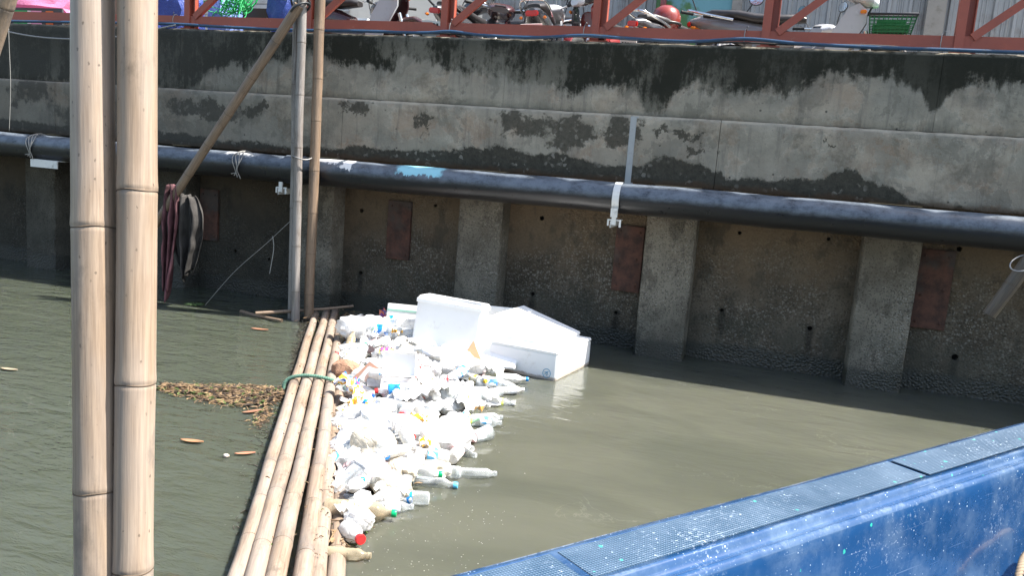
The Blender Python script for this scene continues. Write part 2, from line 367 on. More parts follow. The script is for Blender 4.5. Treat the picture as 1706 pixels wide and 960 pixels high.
def mat_water():
    n = NT('canal_water'); P = n.P(); X, Y, Z = n.xyz(P)
    # line of the boom: upstream side is choppier
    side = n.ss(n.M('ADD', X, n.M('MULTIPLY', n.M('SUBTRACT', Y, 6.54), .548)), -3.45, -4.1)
    w1 = n.noise(n.map(P, (1.0, 1.0, 1), rot=(0, 0, R(28))), 1.1, 3, .5, .4)
    w2 = n.noise(n.map(P, (1.0, 2.6, 1), rot=(0, 0, R(-10))), 3.0, 4, .55, .5)
    w3 = n.noise(n.map(P, (1.0, 1.8, 1), rot=(0, 0, R(20))), 13.0, 4, .6, .3)
    h = n.M('ADD', n.M('ADD', n.M('MULTIPLY', w1, .40), n.M('MULTIPLY', w2, n.mr(side, 0, 1, n.mr(n.noise(P, .55, 2), .35, .65, .05, .22), .62))), n.M('MULTIPLY', w3, n.mr(side, 0, 1, .014, .20)))
    silt = n.noise(n.map(P, (.8, 1.4, 1)), .9, 5, .55, .6)
    c = n.mix(n.ss(silt, .3, .7), (0.062, 0.066, 0.051), (0.086, 0.088, 0.068))
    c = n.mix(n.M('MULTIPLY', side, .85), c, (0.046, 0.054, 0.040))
    # thin oily scum lines
    sc = n.noise(n.map(P, (1, 1.3, 1), (2, 9, 0)), 1.5, 6, .55, .9)
    ln = n.M('MULTIPLY', n.ss(n.M('ABSOLUTE', n.M('SUBTRACT', sc, .52)), .006, .0), n.ss(n.noise(P, 1.1, 2), .50, .62))
    c = n.mix(n.M('MULTIPLY', ln, .13), c, (0.26, 0.25, 0.21))
    wb = n.bsdf(c, .012, 0, n.bump(h, 1.0, .05), ior=1.333, spec=.5); wb.inputs['Subsurface Weight'].default_value = 1.0; wb.inputs['Subsurface Radius'].default_value = (1.0, 1.0, .6); wb.inputs['Subsurface Scale'].default_value = .10
    return n.m

def mat_redpaint():
    n = NT('red_oxide_paint'); P = n.P(); f = n.noise(P, 6, 6, .65); g = n.noise(n.map(P, (1, 1, 1), (7, 2, 1)), 40, 5, .7)
    c = n.mix(f, (0.23, 0.048, 0.030), (0.40, 0.100, 0.062)); c = n.mix(n.M('MULTIPLY', n.ss(g, .62, .72), .6), c, (0.09, 0.045, 0.03))
    c = n.mix(n.M('MULTIPLY', n.ss(n.noise(P, 17, 4, .7), .63, .7), .5), c, (0.36, 0.17, 0.12))
    n.bsdf(c, n.mr(f, .3, .7, .38, .6), 0, n.bump(g, .25, .004)); return n.m

def mat_bamboo(name, light, dark, stain, grey=0.0, gloss=.42):
    n = NT(name); O = n.O(); X, Y, Z = n.xyz(O)
    inf = n.n('ShaderNodeObjectInfo').outputs['Random']
    v = n.n('ShaderNodeVectorMath', operation='ADD'); n.set(v.inputs[0], O); n.set(v.inputs[1], n.comb(n.M('MULTIPLY', inf, 17.0), n.M('MULTIPLY', inf, 31.0), n.M('MULTIPLY', inf, 53.0)))
    V = v.outputs[0]
    grain = n.noise(n.map(V, (1, 1, .035)), 150, 5, .65); band = n.noise(n.map(V, (.8, .8, 1)), 3.2, 5, .6); blot = n.noise(n.map(V, (1, 1, .55)), 13, 6, .68)
    c = n.mix(n.ss(grain, .3, .72), dark, light)
    c = n.mix(n.M('MULTIPLY', n.ss(band, .42, .68), .55), c, tuple(x*.62 for x in light))
    c = n.mix(n.M('MULTIPLY', n.ss(blot, .54, .70), stain), c, (0.085, 0.06, 0.038))
    wa = n.n('ShaderNodeAttribute', attribute_name='weather').outputs['Fac']; c = n.mix(n.M('MULTIPLY', n.ss(n.M('MULTIPLY', wa, n.mr(n.noise(n.map(V, (1, 1, .3)), 38, 6, .7), .3, .7, .3, 1.6)), .12, .75), .75), c, (0.10, 0.082, 0.068))
    if grey > 0: c = n.mix(n.M('MULTIPLY', n.ss(n.noise(n.map(V, (1, 1, .25)), 7, 5, .6), .35, .6), grey), c, (0.40, 0.385, 0.37))
    sp = n.vor(n.map(V, (1, 1, .6)), 110); c = n.mix(n.M('MULTIPLY', n.M('MULTIPLY', n.ss(n.xyz(sp.outputs['Color'])[0], .88, .95), n.ss(n.M('ADD', sp.outputs['Distance'], n.M('MULTIPLY', n.noise(V, 260, 3), .5)), .52, .40)), .7), c, (0.07, 0.05, 0.035))
    n.bsdf(c, n.mr(blot, .3, .7, gloss*.85, gloss*1.5), 0, n.bump(n.M('ADD', grain, n.M('MULTIPLY', blot, .5)), .22, .004)); return n.m

def mat_corrugated():
    n = NT('galvanised_sheet'); P = n.P(); f = n.noise(n.map(P, (6, 6, .5)), 2.2, 6, .65); g = n.noise(P, 3, 5, .6)
    c = n.mix(f, (0.20, 0.205, 0.205), (0.46, 0.47, 0.47)); c = n.mix(n.M('MULTIPLY', n.ss(g, .52, .7), .55), c, (0.15, 0.12, 0.095))
    n.bsdf(c, .5, .25, n.bump(g, .1, .01)); return n.m

CONC_TOP = mat_concrete('stained_concrete_coping', True); CONC_LOW = mat_concrete('stained_concrete_beam', False)
AGG = mat_aggregate('washed_out_concrete_panel', (0.118, 0.098, 0.074), .85, .42, 46); AGG_P = mat_aggregate('washed_out_concrete_pile', (0.19, 0.172, 0.14), .25, .6, 55)
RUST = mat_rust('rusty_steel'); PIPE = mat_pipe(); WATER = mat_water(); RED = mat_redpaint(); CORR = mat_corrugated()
BAMB_NEAR = mat_bamboo('pale_bamboo', (0.345, 0.255, 0.175), (0.215, 0.15, 0.098), .6, .22)
BAMB_BOOM = mat_bamboo('weathered_bamboo', (0.285, 0.21, 0.148), (0.145, 0.10, 0.068), .8, .22, .6)
BAMB_TAN = mat_bamboo('tan_bamboo', (0.27, 0.19, 0.13), (0.15, 0.105, 0.07), .45)
BAMB_DARK = mat_bamboo('shade_toned_bamboo', (0.13, 0.098, 0.066), (0.06, 0.046, 0.033), .5)  # shade on the hanging stick put into its dark base colour
BAMB_GREY = mat_bamboo('bleached_bamboo', (0.30, 0.265, 0.24), (0.075, 0.06, 0.052), .6, .35, .3)
NODE = simple('bamboo_node_scar', (0.10, 0.07, 0.045), .8, var=.4, scale=60)
DARKHOLE = simple('hole_shade_black', (0.012, 0.011, 0.010), .9)  # black for the discs that paint the shade inside weep holes
WHITE_M = simple('white_coated_steel', (0.68, 0.68, 0.66), .4, var=.1, dirt=.4); GREY_PVC = simple('grey_pvc', (0.34, 0.355, 0.36), .5, var=.1, dirt=.3)
HOSE = simple('blue_hose_plastic', (0.018, 0.055, 0.115), .35, var=.3, dirt=.4); WIRE = simple('tie_wire', (0.30, 0.29, 0.28), .5, .6)
ROPE_G = simple('green_rope_fibre', (0.10, 0.21, 0.155), .8, var=.4, scale=90, dirt=.5); ROPE_B = simple('brown_rope_fibre', (0.25, 0.19, 0.13), .85, var=.4, scale=90)
STRING = simple('pale_string', (0.30, 0.29, 0.27), .7)
PAVE = simple('promenade_concrete', (0.30, 0.285, 0.26), .85, var=.2, scale=2, dirt=.5); PLASTER = simple('cream_plaster', (0.62, 0.59, 0.53), .8, var=.12, scale=1.5, dirt=.25)

# ------------------------------------------------------------------ setting: water, bank
w = MB(); w.add([(-400, -400, 0), (400, -400, 0), (400, 7.3, 0), (-400, 7.3, 0)], [(0, 1, 2, 3)])
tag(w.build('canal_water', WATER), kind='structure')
w = MB(); w.add([(-400, -400, -1.6), (400, -400, -1.6), (400, 7.3, -1.6), (-400, 7.3, -1.6)], [(0, 1, 2, 3)])
tag(w.build('canal_bed', simple('canal_silt', (0.06, 0.055, 0.04), .9)), kind='structure')
w = MB(); w.add([(-400, 6.94, 2.1), (400, 6.94, 2.1), (400, 7.3, 2.12), (400, 600, 2.17), (-400, 600, 2.17), (-400, 7.3, 2.12)], [(0, 1, 2, 5), (5, 2, 3, 4)])
tag(w.build('promenade', PAVE), kind='structure')

# ------------------------------------------------------------------ retaining wall
wall = thing('retaining_wall', 'mould-stained concrete canal retaining wall with pilasters and recessed panels', 'wall', (-4, 6.8, 0))
def course(name, x0, x1, prof, mat, amp, edge):
    n = max(8, int((x1-x0)/.045)); b = MB(); k = len(prof); vs = []; fs = []
    for i in range(n+1):
        x = x0 + (x1-x0)*i/n
        for (y, z, kind) in prof:
            p = Vector((x, y, z))
            d = fbm((x, z*1.5, 3.1), 2.2, 4)*amp + fbm((x, z, 9.0), 14, 3)*amp*.25
            if kind == 1: d += (abs(fbm((x, 0, 5), 9, 4)))*edge
            if kind >= 0: p.y += d; p.z -= (abs(fbm((x, 2, 1), 7, 4))*edge*.7 if kind == 1 else 0)
            vs.append(p)
    for i in range(n):
        for j in range(k): l = (j+1) % k; fs.append((i*k+j, i*k+l, (i+1)*k+l, (i+1)*k+j))
    fs.append(tuple(range(k))); fs.append(tuple(n*k+j for j in range(k))[::-1])
    b.add(vs, fs); return b.build(name, mat, wall, smooth=True, ang=40)
def profile(y0, y1, z0, z1, nz=9, ch=.012):
    f = [(y0, z0 + .006 + (z1-z0-.018-ch)*i/nz, 0) for i in range(nz+1)]
    return [(y1, z0, -1), (y0+.004, z0, 0)] + f + [(y0+.004, z1-ch, 1), (y0+.014, z1-ch*.35, 1), (y0+.034, z1, 1), (y0+.1, z1+.001, 0), (y1, z1, -1)]
xs = [0.97 + 3.3*k for k in range(-5, 3)]
for a, b in zip(xs[:-1], xs[1:]): course('coping_course', a+.0012, b-.0012, profile(6.70, 6.96, 1.985, 2.55), CONC_TOP, .006, .012)
xs = [-0.52 + 3.3*k for k in range(-5, 4)]
for a, b in zip(xs[:-1], xs[1:]): course('beam_course', a+.002, b-.002, profile(6.652, 6.96, 1.445, 1.983, 9, .018), CONC_LOW, .005, .010)
for x0, x1 in ((-60, -15.53), (7.57, 60)):                    # plain ends of the wall beyond the photographed stretch
    w = MB(); w.box(((x0+x1)/2, 6.83, 1.2675), (x1-x0, .26, 2.565)); w.build('wall_end_section', CONC_LOW, wall)

HOLES = [(-3.79, .96), (-3.03, 1.08), (-3.77, .36), (-2.03, .37), (-1.26, .30), (-0.37, .44), (0.34, .38), (0.39, 1.12), (1.33, 1.14), (1.42, .30), (-2.0, 1.06), (-0.3, 1.1), (-5.2, .42), (-4.8, .38)]
def pile_mesh():
    b = MB(); bm = bmesh.new()
    vs = []; fs = []; n = 40
    prof = [(-.205, .29), (-.205, .012), (-.193, 0)] + [(-.193+.386*i/8, 0) for i in range(1, 8)] + [(.193, 0), (.205, .012), (.205, .29)]; k = len(prof)
    for i in range(n+1):
        z = -1.4 + 2.84*i/n
        for (x, y) in prof:
            d = fbm((x*1.3, z, 4.4), 5, 4)*.004 + fbm((x, z, 1), 26, 3)*.0025
            e = 1 if abs(x) > .19 and y < .05 else 0
            vs.append(Vector((x*(1 - e*.02*abs(fbm((0, z, x*9), 11, 3))), y + d + e*.006*abs(fbm((1, z, x*7), 13, 3)), z)))
    for i in range(n):
        for j in range(k-1): fs.append((i*k+j, i*k+j+1, (i+1)*k+j+1, (i+1)*k+j))
    b.add(vs, fs); bm.free(); return b.mesh('pilaster', True, 45)
pm = pile_mesh()
for k in range(-8, 7):
    inst('pilaster', pm, AGG_P, wall, Vector((-2.505 + 1.67*k, 6.81, 0)) - wall.location)
def panel(k):
    x0 = -2.30 + 1.67*k - .004; x1 = x0 + 1.26 + .008
    bm = bmesh.new(); y = 7.03
    def loop(pts):
        vs = [bm.verts.new(p) for p in pts]; return [bm.edges.new((vs[i], vs[(i+1) % len(vs)])) for i in range(len(vs))], vs
    es, _ = loop([(x0, y, -1.4), (x1, y, -1.4), (x1, y, 1.445), (x0, y, 1.445)])
    rings = []
    for hx, hz in HOLES:
        if x0+.05 < hx < x1-.05:
            r = .015 + .012*rnd.random()
            e, v = loop([(hx + r*math.cos(q*math.pi/6)*(1+.15*math.sin(q*2.7)), y, hz + r*math.sin(q*math.pi/6)) for q in range(12)]); es += e; rings.append((e, v, hx, hz))
    bmesh.ops.triangle_fill(bm, use_beauty=True, edges=es)
    for e, v, hx, hz in rings:
        nv = [bm.verts.new((a.co.x, a.co.y+.06, a.co.z)) for a in v]
        for i in range(12): bm.faces.new((v[i], v[(i+1) % 12], nv[(i+1) % 12], nv[i]))
    bm.normal_update()
    me = bpy.data.meshes.new('wall_panel'); bm.to_mesh(me); bm.free()
    for p in me.vertices: p.co -= wall.location
    me.materials.append(AGG); o = bpy.data.objects.new('wall_panel', me); C.objects.link(o); o.parent = wall
    for e, v, hx, hz in rings:
        w = MB(); w.lathe([(.034, 0), (.034, .004)], 12, Matrix.Translation((hx, y+.062, hz)) @ Matrix.Rotation(R(-90), 4, 'X'))
        w.build('weep_hole', DARKHOLE, o)
for k in range(-8, 7): panel(k)
def bolt(b, x, y, z, r=.013): b.lathe([(r, 0), (r*.9, .008), (r*.4, .012), (0, .012)], 6, Matrix.Translation((x, y, z)) @ Matrix.Rotation(R(90), 4, 'X'))
for i, (x0, x1, z0, z1) in enumerate([(-3.5, -3.26, .54, 1.09), (-1.32, -1.075, .50, 1.07), (1.06, 1.31, .50, 1.12), (-5.62, -5.40, .5, 1.02)]):
    w = MB(); w.box(((x0+x1)/2, 7.02, (z0+z1)/2), (x1-x0, .036, z1-z0), bev=.004)
    pl = w.build('rusty_plate', RUST, wall)
    for bx, bz in ((x0+.04, z0+.05), (x1-.04, z0+.05), (x0+.04, z1-.05), (x1-.04, z1-.05), (x0+.05, (z0+z1)/2-.05), (x1-.05, (z0+z1)/2)):
        b = MB(); bolt(b, bx, 7.002, bz); b.build('bolt', RUST, pl)

# ------------------------------------------------------------------ pipe with clamps, conduit, ties
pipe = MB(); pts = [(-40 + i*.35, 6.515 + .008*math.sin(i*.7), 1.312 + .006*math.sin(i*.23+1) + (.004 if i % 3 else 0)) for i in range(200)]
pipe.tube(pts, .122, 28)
pp = tag(pipe.build('water_pipe', PIPE, smooth=True), 'long black plastic pipe running along the canal wall, with dust and a painted highlight on top', 'pipe')
for x in (-4.19, -9.6, 3.9):
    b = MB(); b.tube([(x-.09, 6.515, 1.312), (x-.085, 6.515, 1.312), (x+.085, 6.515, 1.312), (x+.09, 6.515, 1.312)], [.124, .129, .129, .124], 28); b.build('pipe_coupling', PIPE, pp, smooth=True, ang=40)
def clamp(x, label, full=True, wide=.055):
    t = thing('pipe_clamp', label, 'clamp', (x, 6.5, 1.1))
    if full:
        arc = [(x, 6.515 + .13*math.cos(a), 1.312 + .13*math.sin(a)) for a in [R(70 + 12*i) for i in range(13)]] + [(x, 6.385, 1.24), (x, 6.388, 1.17)]
        b = MB(); vs = []; 
        for p in arc:
            for dx in (-wide/2, wide/2): vs.append((p[0]+dx, p[1], p[2]))
        for p in arc:
            for dx in (-wide/2, wide/2): vs.append((p[0]+dx, p[1]-.004, p[2]+.004 if p[2] > 1.35 else p[2]))
        n = len(arc); fs = []
        for i in range(n-1): fs += [(2*i, 2*i+1, 2*i+3, 2*i+2), (2*n+2*i, 2*n+2*i+2, 2*n+2*i+3, 2*n+2*i+1), (2*i, 2*i+2, 2*n+2*i+2, 2*n+2*i), (2*i+1, 2*n+2*i+1, 2*n+2*i+3, 2*i+3)]
        b.add(vs, fs); b.build('strap', WHITE_M, t)
    b = MB(); b.box((x, 6.40, 1.155), (.035, .014, .09)); b.build('hook', WHITE_M, t)
    b = MB(); b.box((x-.005, 6.55, 1.135), (.04, .30, .008)); b.box((x-.025, 6.55, 1.11), (.006, .30, .05)); b.build('support_arm', WHITE_M, t)
    b = MB(); b.box((x-.045, 6.405, 1.125), (.012, .012, .05)); b.box((x+.05, 6.405, 1.125), (.016, .012, .06)); b.box((x, 6.412, 1.147), (.10, .01, .012)); b.build('end_bracket', WHITE_M, t)
clamp(-1.235, 'white steel strap clamp on the black pipe under the grey conduit strip')
clamp(-4.27, 'small white bracket under the black pipe beside the upright poles', False)
t = thing('pipe_bracket', 'long white channel bracket under the black pipe below a cord loop', 'bracket', (-7.0, 6.4, 1.12))
b = MB(); b.box((-7.0, 6.40, 1.155), (.34, .012, .075)); b.build('face', WHITE_M, t)
b = MB(); b.box((-7.0, 6.53, 1.19), (.34, .24, .008)); b.build('flange', WHITE_M, t)
t = thing('conduit_strip', 'flat grey conduit strip fixed upright on the stained concrete above the pipe', 'conduit', (-1.2, 6.66, 1.42))
b = MB(); b.box((-1.2, 6.655, 1.70), (.05, .022, .54), bev=.004); b.build('cover', GREY_PVC, t)
b = MB(); b.box((-1.168, 6.66, 1.70), (.012, .014, .54)); b.build('side_flange', GREY_PVC, t)
for j, (x, lab) in enumerate([(-4.74, 'bundle of pale tie cords wrapped round the pipe near the slanting bamboo'), (-7.18, 'loop of pale cord tied round the pipe above the white channel bracket')]):
    t = thing('cord_tie', lab, 'cord', (x, 6.5, 1.3))
    for k in range(4):
        xx = x + (k-1.5)*.022; a0 = 60
        pth = [(xx + .02*math.sin(i*.5+k), 6.515 + (.128+.002*k)*math.cos(R(a0+i*9)), 1.312 + (.128+.002*k)*math.sin(R(a0+i*9))) for i in range(18)] + [(xx+.012*(k-1), 6.382, 1.23-.012*k)]
        b = MB(); b.tube(pth, .0042, 6); b.build('cord_turn', STRING, t, smooth=True)

# ------------------------------------------------------------------ railing and hose on the wall
rail = thing('steel_railing', 'red-brown painted steel railing with posts and slanting braces on the canal wall', 'railing', (-2, 6.8, 2.55))
posts = [-0.245 + 1.335*k for k in range(-9, 6)]
RY = 6.80
b = MB(); b.box((-2, RY, 2.632), (22, .045, .085)); br = b.build('bottom_rail', RED, rail)
b = MB(); b.box((-2, RY, 3.72), (22, .05, .06)); b.build('top_rail', RED, rail)
for i, x in enumerate(posts):
    b = MB(); b.box((x-.028, RY-.004, 3.125), (.062, .062, 1.15)); b.box((x+.030, RY+.024, 3.125), (.058, .008, 1.15)); b.box((x+.055, RY-.0, 3.125), (.008, .05, 1.15)); b.build('post', RED, rail)
    b = MB(); b.box((x, RY, 2.556), (.17, .11, .011)); b.build('base_plate', RED, rail)
    if i < len(posts)-1:
        x0, x1 = x+.055, posts[i+1]-.06; L = math.hypot(x1-x0, 1.03); a = math.atan2(1.03, x1-x0)
        b = MB(); b.box(((x0+x1)/2, RY-.029, 3.18), (L, .012, .058), Matrix.Rotation(-a, 3, 'Y')); b.box(((x0+x1)/2, RY, 3.18-.02), (L-.06, .045, .01), Matrix.Rotation(-a, 3, 'Y')); b.build('brace', RED, rail)
hp = [(-12, 6.73, 2.575), (-9, 6.72, 2.56), (-7.4, 6.72, 2.57), (-5.83, 6.71, 2.585), (-5.3, 6.705, 2.575), (-4.94, 6.70, 2.568), (-4.43, 6.70, 2.562), (-3.7, 6.70, 2.570), (-3.12, 6.70, 2.572), (-2.85, 6.70, 2.590), (-2.57, 6.70, 2.568), (-2.1, 6.70, 2.562), (-1.69, 6.70, 2.588), (-1.3, 6.70, 2.575), (-.82, 6.70, 2.568), (-.42, 6.70, 2.60), (-.03, 6.70, 2.578), (.47, 6.70, 2.566), (.95, 6.70, 2.565), (1.47, 6.70, 2.563), (3, 6.70, 2.57), (8, 6.72, 2.565)]
b = MB(); b.tube(catmull(hp, 6), .0135, 8); tag(b.build('blue_hose', HOSE, smooth=True), 'thin blue hose lying along the top of the canal wall below the railing', 'hose')
hp2 = [(x, y-.004, z - .004 + .022*math.sin(x*3.1)) for x, y, z in hp if -6.2 < x < 1.2]
b = MB(); b.tube(catmull([(-6.3, 6.72, 2.60)] + [(x, y+.03, max(2.566, z)) for x, y, z in hp2], 5), .007, 6); tag(b.build('black_cable', simple('black_cable_rubber', (.02, .02, .022), .5), smooth=True), 'thin black cable lying beside the blue hose on the canal wall', 'cable')
for x in (-2.87, -1.69, -.42, .95, -5.75):
    b = MB(); b.tube([(x + .008*math.cos(a), RY + .035*math.cos(a)-.02, 2.625 + .062*math.sin(a)) for a in [R(20*i) for i in range(18)]], .0035, 6, closed=True)
    b.tube([(x, 6.745, 2.67), (x+.012, 6.735, 2.70), (x+.02, 6.73, 2.69)], .003, 5)
    tag(b.build('tie_wire', WIRE, smooth=True), 'twist of pale wire tying the blue hose to the bottom rail', 'wire', 'wire ties on the bottom rail')

# ------------------------------------------------------------------ bamboo
def bamboo(name, label, p0, p1, r0, r1, mat, nodes=None, gap=.34, seg=20, bend=.01, seed=1, cat='pole', group=None, crack=None, hollow=True):
    p0 = Vector(p0); p1 = Vector(p1); L = (p1-p0).length; q = (p1-p0).to_track_quat('Z', 'Y'); rr = random.Random(seed)
    if nodes is None:
        nodes = []; z = gap*rr.uniform(.3, .9)
        while z < L-.03: nodes.append(z); z += gap*rr.uniform(.85, 1.15)
    o = thing(name, label, cat, p0, q, group)
    zs = set([0, L])
    for zn in nodes:
        for d in (-.03, -.012, -.005, -.001, .003, .010, .022, .05): zs.add(min(L, max(0, zn+d)))
    k = int(L/.09)
    for i in range(1, k):
        z = L*i/k
        if all(abs(z-zn) > .045 for zn in nodes): zs.add(z)
    zs = sorted(zs); ph = rr.uniform(0, 6); vs = []; fs = []
    def cen(z): return Vector((bend*math.sin(z/L*3.1+ph) + fbm((z, seed*3.3, 0), 1.1, 2)*bend*.7, bend*math.cos(z/L*2.3+ph) + fbm((z, 7, seed*2.1), 1.1, 2)*bend*.7, z))
    def rad(z):
        r = r0 + (r1-r0)*z/L
        m = 1.0
        for zn in nodes:
            d = z-zn
            if -.05 < d < .09:
                if d < -.003: m += .022*math.exp(-abs(d+.003)/.018)
                elif d < .001: m -= .015
                else: m += .026*math.exp(-((d-.010)/.012)**2) + .018*math.exp(-d/.03)
        return r*m
    for z in zs:
        c = cen(z); R_ = rad(z)
        for i in range(seg):
            a = 2*math.pi*i/seg; rloc = R_*(1 + .02*mn.noise(Vector((math.cos(a)*1.3, math.sin(a)*1.3, z*2+seed))))
            vs.append(c + Vector((math.cos(a)*rloc, math.sin(a)*rloc, 0)))
    n = len(zs)
    for i in range(n-1):
        for j in range(seg): l = (j+1) % seg; fs.append((i*seg+j, i*seg+l, (i+1)*seg+l, (i+1)*seg+j))
    for base, sg in ((0, -1), ((n-1)*seg, 1)):                 # hollow cut ends
        c = Vector(vs[base]) * 0 + cen(zs[0] if sg < 0 else zs[-1]); nb = len(vs)
        for j in range(seg): vs.append(c + (vs[base+j]-c)*.72)
        for j in range(seg): vs.append(c + (vs[base+j]-c)*.70 - Vector((0, 0, sg*.05)))
        for j in range(seg):
            l = (j+1) % seg; fs.append((base+j, base+l, nb+l, nb+j)); fs.append((nb+j, nb+l, nb+seg+l, nb+seg+j))
        fs.append(tuple(nb+seg+j for j in range(seg)))
    b = MB(); b.add(vs, fs); cu_ = b.build('culm', mat, o, smooth=True, ang=50, world=False)
    at = cu_.data.attributes.new('weather', 'FLOAT', 'POINT'); sts = [(zn, rr.uniform(0, 6.28), rr.uniform(.25, 1.0), rr.uniform(.05, .16)) for zn in nodes]
    for i_, v_ in enumerate(cu_.data.vertices):
        a_ = math.atan2(v_.co.y, v_.co.x); w_ = 0
        for zn, an, am, ln_ in sts:
            d_ = zn - v_.co.z
            if -.03 < d_ < ln_*2: w_ = max(w_, am*(math.exp(-d_/ln_) if d_ > 0 else .5)*(.45+.55*math.cos(a_-an)))
        at.data[i_].value = max(0, w_)
    for zn in nodes:
        c = cen(zn-.001); rn = rad(zn-.001)*1.004
        b = MB(); b.tube([c + Vector((rn*math.cos(a), rn*math.sin(a), .0015*math.sin(3*a+seed))) for a in [2*math.pi*i/seg for i in range(seg)]], .0019 if r0 > .035 else .0014, 5, closed=True)
        b.build('node_ring', NODE, o, smooth=True, world=False)
    if crack:
        a0, z0, z1 = crack; b = MB(); pts = []
        for i in range(40):
            z = z0+(z1-z0)*i/39; a = a0 + .02*math.sin(z*5+1); c = cen(z); pts.append(c + Vector((math.cos(a), math.sin(a), 0))*(rad(z)*1.0 - .0004))
        b.tube(pts, .0011, 5); b.build('split', NODE, o, smooth=True, world=False)
    return o

def lean(pa, pb, za, zb):                                       # line through two points cut at two heights
    pa, pb = Vector(pa), Vector(pb); d = pb-pa
    f = lambda z: pa + d*((z-pa.z)/d.z)
    return f(za), f(zb)
# two tall poles beside the boat
a, c = lean((-1.170, 1.178, .713), (-1.319, 1.322, 1.818), -1.6, 3.6)
L = (c-a).length; s_of = lambda z: (z+1.6)/5.2*L
N1 = [s_of(z) for z in (-1.2, -.7, -.15, .36, .88, 1.383, 1.9, 2.42, 2.95, 3.4)]
near1 = bamboo('bamboo_pole', 'tall pale bamboo pole with a long split, beside the boat, joined close to its twin', a, c, .0415, .0385, BAMB_NEAR, N1, seg=32, bend=.004, seed=3, crack=(-1.05, s_of(.2), s_of(2.6)))
a, c = lean((-1.112, 1.204, .719), (-1.237, 1.350, 1.824), -1.6, 3.6)
L = (c-a).length
N2 = [s_of(z) for z in (-1.15, -.7, -.2, .25, .731, 1.088, 1.458, 1.95, 2.4, 2.9, 3.35)]
near2 = bamboo('bamboo_pole', 'tall pale bamboo pole with a grey worn patch, beside the boat, no split', a, c, .0365, .0365, BAMB_NEAR, N2, seg=32, bend=.004, seed=5)
q1 = near2.rotation_quaternion; cz = s_of(1.575)
b = MB(); b.grid(10, 8, lambda u, v: Vector((.0385*math.cos(-1.35+u*.8+.1*mn.noise(Vector((v*3, 0, 1)))), .0385*math.sin(-1.35+u*.8), cz + (v-.5)*.05 + .016*mn.noise(Vector((u*4, v*2, 3))))))
o = b.build('tape_scrap', simple('grey_tape', (.30, .30, .30), .45), near2, smooth=True, world=False)
b = MB(); b.grid(6, 5, lambda u, v: Vector((.0392*math.cos(-1.25+u*.35), .0392*math.sin(-1.25+u*.35), cz - .012 + (v-.5)*.016 + .010*mn.noise(Vector((u*6, v*4, 9))))))
b.build('tape_tear', simple('white_tape', (.75, .75, .75), .5), near2, smooth=True, world=False)
# middle group of poles in front of the wall
bamboo('bamboo_pole', 'thin grey bamboo pole tied beside the silvery one in the upright trio', (-4.02, 6.30, -1.6), (-4.115, 6.30, 3.7), .030, .028, BAMB_GREY, gap=.55, seed=11, bend=.008)
bamboo('bamboo_pole', 'bleached silvery bamboo pole in the upright trio in front of the pipe', (-3.945, 6.235, -1.6), (-4.012, 6.235, 3.7), .037, .036, BAMB_GREY, gap=.42, seed=12, bend=.010)
bamboo('bamboo_pole', 'tan bamboo pole in the upright trio in front of the pipe', (-3.875, 6.33, -1.6), (-3.895, 6.31, 3.7), .043, .043, BAMB_TAN, gap=.40, seed=13, bend=.010)
b = MB(); b.tube([(-3.975 + .085*math.cos(q), 6.265 + .075*math.sin(q), 1.43 + .012*math.sin(q*2)) for q in [R(20*i) for i in range(18)]], .006, 6, closed=True)
tag(b.build('pole_wire', WIRE, smooth=True), 'wire loop binding the upright bamboo trio level with the pipe', 'wire')
bamboo('bamboo_brace', 'slanting tan bamboo brace reaching down from the upright trio to the wall', (-5.75, 6.05, .14), (-3.99, 6.17, 2.68), .036, .042, BAMB_TAN, gap=.36, seed=14, bend=.008)
for j in range(4):
    b = MB(); zz = 2.66 + .05*j; b.tube([(-4.0 + .07*math.cos(q), 6.2 + .09*math.sin(q), zz + .05*math.cos(q+j)) for q in [R(24*i) for i in range(15)]], .009, 6, closed=True)
    tag(b.build('lashing', simple('dark_rubber_lashing', (.03, .035, .04), .5) if j == 0 else bpy.data.materials['dark_rubber_lashing'], smooth=True), 'turn of dark lashing where the slanting brace meets the trio', 'lashing', 'lashing turns at the head of the brace')
bamboo('bamboo_pole', 'thick pale bamboo pole slanting over the canal before the hanging wire', (-3.80, 3.0, 1.45), (-3.33, 3.0, 2.52), .045, .047, BAMB_NEAR, gap=.4, seed=15)
bamboo('bamboo_stick', 'short dark bamboo stick with a wire loop hanging before a rusty plate', (0.905, 4.0, 1.06), (1.22, 4.0, 1.80), .028, .033, BAMB_DARK, gap=.30, seed=16)
b = MB(); b.tube([(1.0+.05*math.cos(q), 3.962+.035*math.sin(q), 1.30 + .035*math.sin(q+.6)) for q in [R(20*i) for i in range(18)]], .003, 6, closed=True); tag(b.build('wire_loop', WIRE, smooth=True), 'pale wire loop round the short bamboo stick', 'wire')

# floating boom of bamboo culms
bd = Vector((2.24, -4.21, 0)).normalized(); bp = Vector((.884, .467, 0))
BOOM = [(-3.885, 6.46, 0, .033, 5.6, .02), (-3.845, 6.58, .012, .036, 5.6, .012), (-3.775, 6.62, .014, .036, 5.55, -.01), (-3.50, 6.22, .002, .035, 5.2, .0), (-2.93, 5.28, -.012, .034, 4.2, .004), (-2.60, 4.80, -.035, .036, 3.6, .0)]
ends = [(-1.655, 2.26), (-1.592, 2.29), (-1.528, 2.32), (-1.455, 2.36), (-1.392, 2.39), (-1.335, 2.43)]
BL = ['outermost culm of the floating bamboo boom, on the leaf debris side', 'second culm of the floating bamboo boom from the leaf debris side', 'middle culm of the floating bamboo boom, under the green rope', 'culm of the floating bamboo boom starting short of the wall', 'litter-side culm of the floating bamboo boom, starting beside the green rope', 'lowest dark culm of the floating bamboo boom against the plastic litter']
